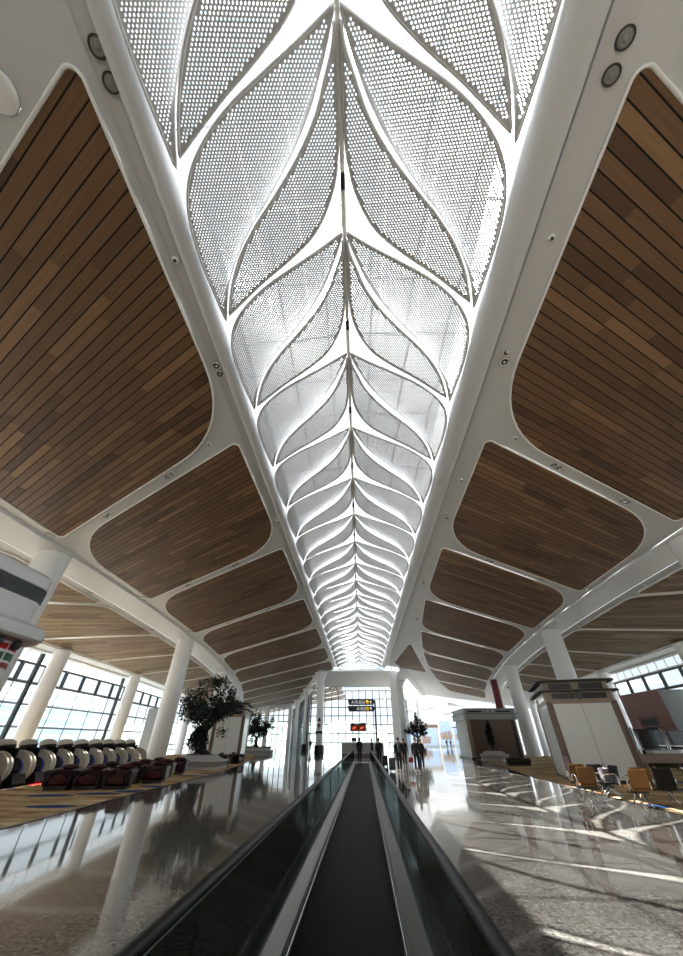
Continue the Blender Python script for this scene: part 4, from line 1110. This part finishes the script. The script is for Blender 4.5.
# ------------------------------------------------------------------ people
def skinned(name, V, E, Rr, root, mt, parent, sub=2):
    me = bpy.data.meshes.new(name); me.from_pydata(V, E, []); me.update(); me.materials.append(mt)
    o = bpy.data.objects.new(name, me); COL.objects.link(o); o.parent = parent
    md = o.modifiers.new('Skin', 'SKIN'); md.use_smooth_shade = True
    if not me.skin_vertices: me.skin_vertices.new()
    for i, sv in enumerate(me.skin_vertices[0].data):
        r_ = Rr[i]; sv.radius = r_ if isinstance(r_, tuple) else (r_, r_); sv.use_root = (i == root)
    s_ = o.modifiers.new('Subsurf', 'SUBSURF'); s_.levels = sub; s_.render_levels = sub
    return o
def person(lab, x, y, face, h, coat, pants, stride=.16, shoe='shoe', hair_long=False, arm=.1, z=0):
    """figure of height h facing +Y before the turn by face degrees"""
    t = thing('person', lab, 'person', (x, y, z), R(face)); k = h/1.70
    S = lambda p: (p[0]*k, p[1]*k, p[2]*k)
    st = stride
    V = [(0,0,.93),(0,.0,1.1),(0,0,1.28),(0,-.01,1.40),(0,0,1.48),(0,.015,1.56),(0,.015,1.63)]
    Rr = [(.13,.10),(.125,.095),(.145,.10),(.10,.075),.052,(.078,.09),(.07,.085)]
    E = [(0,1),(1,2),(2,3),(3,4),(4,5),(5,6)]
    V.append((0,.115,1.555)); Rr.append(.014); E.append((5,7))     # nose
    hands = []
    for s in (-1, 1):
        f = st*s
        i = len(V); V += [(s*.085,0,.87),(s*.095,f*.45+.03,.48),(s*.095,f-.03*(f<0),.09),(s*.10,f+.14,.035)]; Rr += [.085,.058,.042,.035]; E += [(0,i),(i,i+1),(i+1,i+2),(i+2,i+3)]
        a = -arm*s
        i = len(V); V += [(s*.175,-.01,1.36),(s*.225,a*.4-.03,1.10),(s*.225,a+.04,.87),(s*.225,a+.06,.80)]; Rr += [.058,.045,.032,.030]; E += [(3,i),(i,i+1),(i+1,i+2),(i+2,i+3)]
        p = i+3
        for q, (dy, l, dx) in enumerate(((.03,.075,0),(.01,.085,0),(-.01,.08,0),(-.028,.062,0))):
            j = len(V); V += [(s*.225,a+.06+dy,.755),(s*(.222),a+.062+dy,.755-l*.6),(s*.212,a+.066+dy,.755-l)]; Rr += [.0095,.009,.008]; E += [(p,j),(j,j+1),(j+1,j+2)]
        j = len(V); V += [(s*.212,a+.10,.79),(s*.205,a+.115,.75)]; Rr += [.0105,.009]; E += [(p,j),(j,j+1)]
    skinned('body', [S(v) for v in V], E, [tuple(c*k for c in r_) if isinstance(r_, tuple) else r_*k for r_ in Rr], 0, M['skin'], t)
    # coat: trunk and sleeves
    V = [(0,0,.80),(0,0,.97),(0,0,1.12),(0,0,1.28),(0,-.01,1.41),(0,-.005,1.455)]; Rr = [(.185,.145),(.175,.135),(.165,.13),(.18,.135),(.12,.095),(.075,.07)]; E = [(i,i+1) for i in range(5)]
    for s in (-1, 1):
        a = -arm*s; i = len(V); V += [(s*.185,-.01,1.36),(s*.23,a*.4-.03,1.10),(s*.23,a+.03,.87)]; Rr += [.082,.066,.052]; E += [(4,i),(i,i+1),(i+1,i+2)]
    skinned('coat', [S(v) for v in V], E, [tuple(c*k for c in r_) if isinstance(r_, tuple) else r_*k for r_ in Rr], 2, coat, t)
    V = [(0,0,.92)]; Rr = [(.14,.115)]; E = []
    for s in (-1, 1):
        f = st*s; i = len(V); V += [(s*.09,0,.83),(s*.097,f*.45+.03,.48),(s*.097,f-.03*(f<0),.10)]; Rr += [.098,.075,.062]; E += [(0,i),(i,i+1),(i+1,i+2)]
    skinned('trousers', [S(v) for v in V], E, [tuple(c*k for c in r_) if isinstance(r_, tuple) else r_*k for r_ in Rr], 0, pants, t)
    for s in (-1, 1):
        f = st*s; m = MB(); m.ball((s*.098*k, (f+.06)*k, .045*k), .1*k, 12, 8, (.52,1.45,.45)); m.build('shoe', M[shoe], t)
        m = MB(); m.ball((s*.03*k, .098*k, 1.585*k), .011*k, 8, 6); m.build('eye', M['hair'], t)
    m = MB(); m.ball((0, .045*k, 1.0), .001, 4, 3)
    hr = MB(); hr.ball((0,-.012*k,1.62*k), .105*k, 14, 10, (.92,1.0,.92))
    if hair_long: hr.ball((0,-.055*k,1.52*k), .10*k, 12, 8, (.95,.6,1.5))
    hr.build('hair', M['hair'], t)
    return t
def cloth(name, c, v=.1): return mat(name, srgb(*c), .8, var=v, vscale=9)
bk = cloth('black_wool_coat', (24,23,24)); bk2 = cloth('charcoal_jacket', (32,32,35)); jean = cloth('dark_trousers', (22,24,30)); gr = cloth('grey_shirt', (90,100,104))
person('person in a dark coat standing on the far end of the moving walkway', -.42, 37.6, 0, 1.72, bk, jean, .03, z=.021)
person('person in dark clothes pulling a suitcase just past the walkway, walking away', 1.15, 34.0, 0, 1.72, bk2, jean, .2, arm=.05)
person('person in an open dark coat over a grey shirt walking beside the walkway rail', 2.25, 28.6, 180, 1.74, bk, jean, .18)
person('person in a black padded jacket and white shoes carrying a red bag', 3.35, 28.4, 170, 1.72, bk2, jean, .16, 'shoe_w')
person('person with long hair half hidden behind the one with the red bag', 3.95, 30.6, 175, 1.68, bk, jean, .14, hair_long=True)
person('person in black walking far behind the one in the grey shirt', 3.1, 34.0, 178, 1.7, bk, jean, .15, hair_long=True)
person('person standing at the dark post of the direction sign', .75, 42.5, 90, 1.7, bk, bk2, .05)
person('person far off standing between the two columns with brown guards', -9.6, 76, 0, 1.72, bk, jean, .1)
person('person standing before the tall advert wall, far away', 23.3, 122, 0, 1.75, bk, jean, .08)
person('person beside another before the tall advert wall, far away', 24.4, 122, 0, 1.7, bk2, bk, .08)
# grey shirt front inside the open coat
t = [o for o in COL.objects if o.get('label', '').startswith('person in an open dark coat')][0]
MB().bbox(-.07, .07, .09, .155, .95, 1.42, .03).build('shirt_front', gr, t, 40)
def suitcase(lab, x, y, rz):
    t = thing('suitcase', lab, 'suitcase', (x, y, 0), R(rz))
    MB().bbox(-.21, .21, -.13, .13, .07, .68, .04).build('shell', M['signdark'], t, 40)
    MB().tube([(-.1,.1,.66),(-.1,.1,1.0),(.1,.1,1.0),(.1,.1,.66)], .012, 6).build('pull_handle', M['chrome'], t)
    for sx in (-1, 1):
        for sy in (-1, 1): MB().lathe([(.035,-.015),(.035,.015)], (sx*.16, sy*.09, .035), 12, M=Matrix.Rotation(R(90), 4, 'Y')).build('wheel', M['black'], t)
suitcase('black wheeled suitcase behind the person walking away past the walkway', 1.55, 33.6, 10)
suitcase('black wheeled suitcase beside the person in the grey shirt', 1.78, 28.8, 0)
t = thing('handbag', 'dark red handbag carried by the person in the padded jacket', 'bag', (3.0, 28.45, .45), R(5))
MB().bbox(-.14, .14, -.06, .06, 0, .28, .03).build('body', mat('red_bag_leather', srgb(140,26,36), .4, var=.1), t, 40)
MB().tube([(-.08,0,.27),(-.06,0,.38),(.06,0,.38),(.08,0,.27)], .01, 6).build('handle', M['blackm'], t)

# ------------------------------------------------------------------ camera, light, view
cam = bpy.data.cameras.new('camera'); co = bpy.data.objects.new('camera', cam); COL.objects.link(co)
cam.sensor_fit = 'VERTICAL'; cam.sensor_height = 36; cam.lens = 335.0/956*36; cam.clip_end = 2000; cam.clip_start = .05
TH = math.atan(262/335.0); AL = math.atan(22.5*math.cos(TH)/335.0)
co.location = (0, 0, 1.6); co.rotation_euler = (math.pi/2+TH, 0, AL)
scene.camera = co
w = bpy.data.worlds.new('sky'); scene.world = w; w.use_nodes = True
bg = w.node_tree.nodes['Background']; bg.inputs['Color'].default_value = (.86,.94,1.0,1); bg.inputs['Strength'].default_value = 1.36
sun = bpy.data.lights.new('sun', 'SUN'); sun.energy = 42; sun.angle = R(.6); sun.color = (1,.98,.95)
so = bpy.data.objects.new('sun', sun); COL.objects.link(so)
d = Vector((5.2, -2.2, -11.6)); so.rotation_euler = d.to_track_quat('-Z', 'Y').to_euler(); so.location = (0, 0, 60)
scene.view_settings.view_transform = 'Standard'; scene.view_settings.look = 'None'; scene.view_settings.gamma = 1; scene.view_settings.use_curve_mapping = False
scene.view_settings.exposure = 0.0
cy = scene.cycles
cy.max_bounces = 10; cy.diffuse_bounces = 6; cy.glossy_bounces = 4; cy.transmission_bounces = 6; cy.transparent_max_bounces = 24
cy.use_denoising = True; cy.caustics_reflective = False; cy.caustics_refractive = False; cy.sample_clamp_indirect = 6
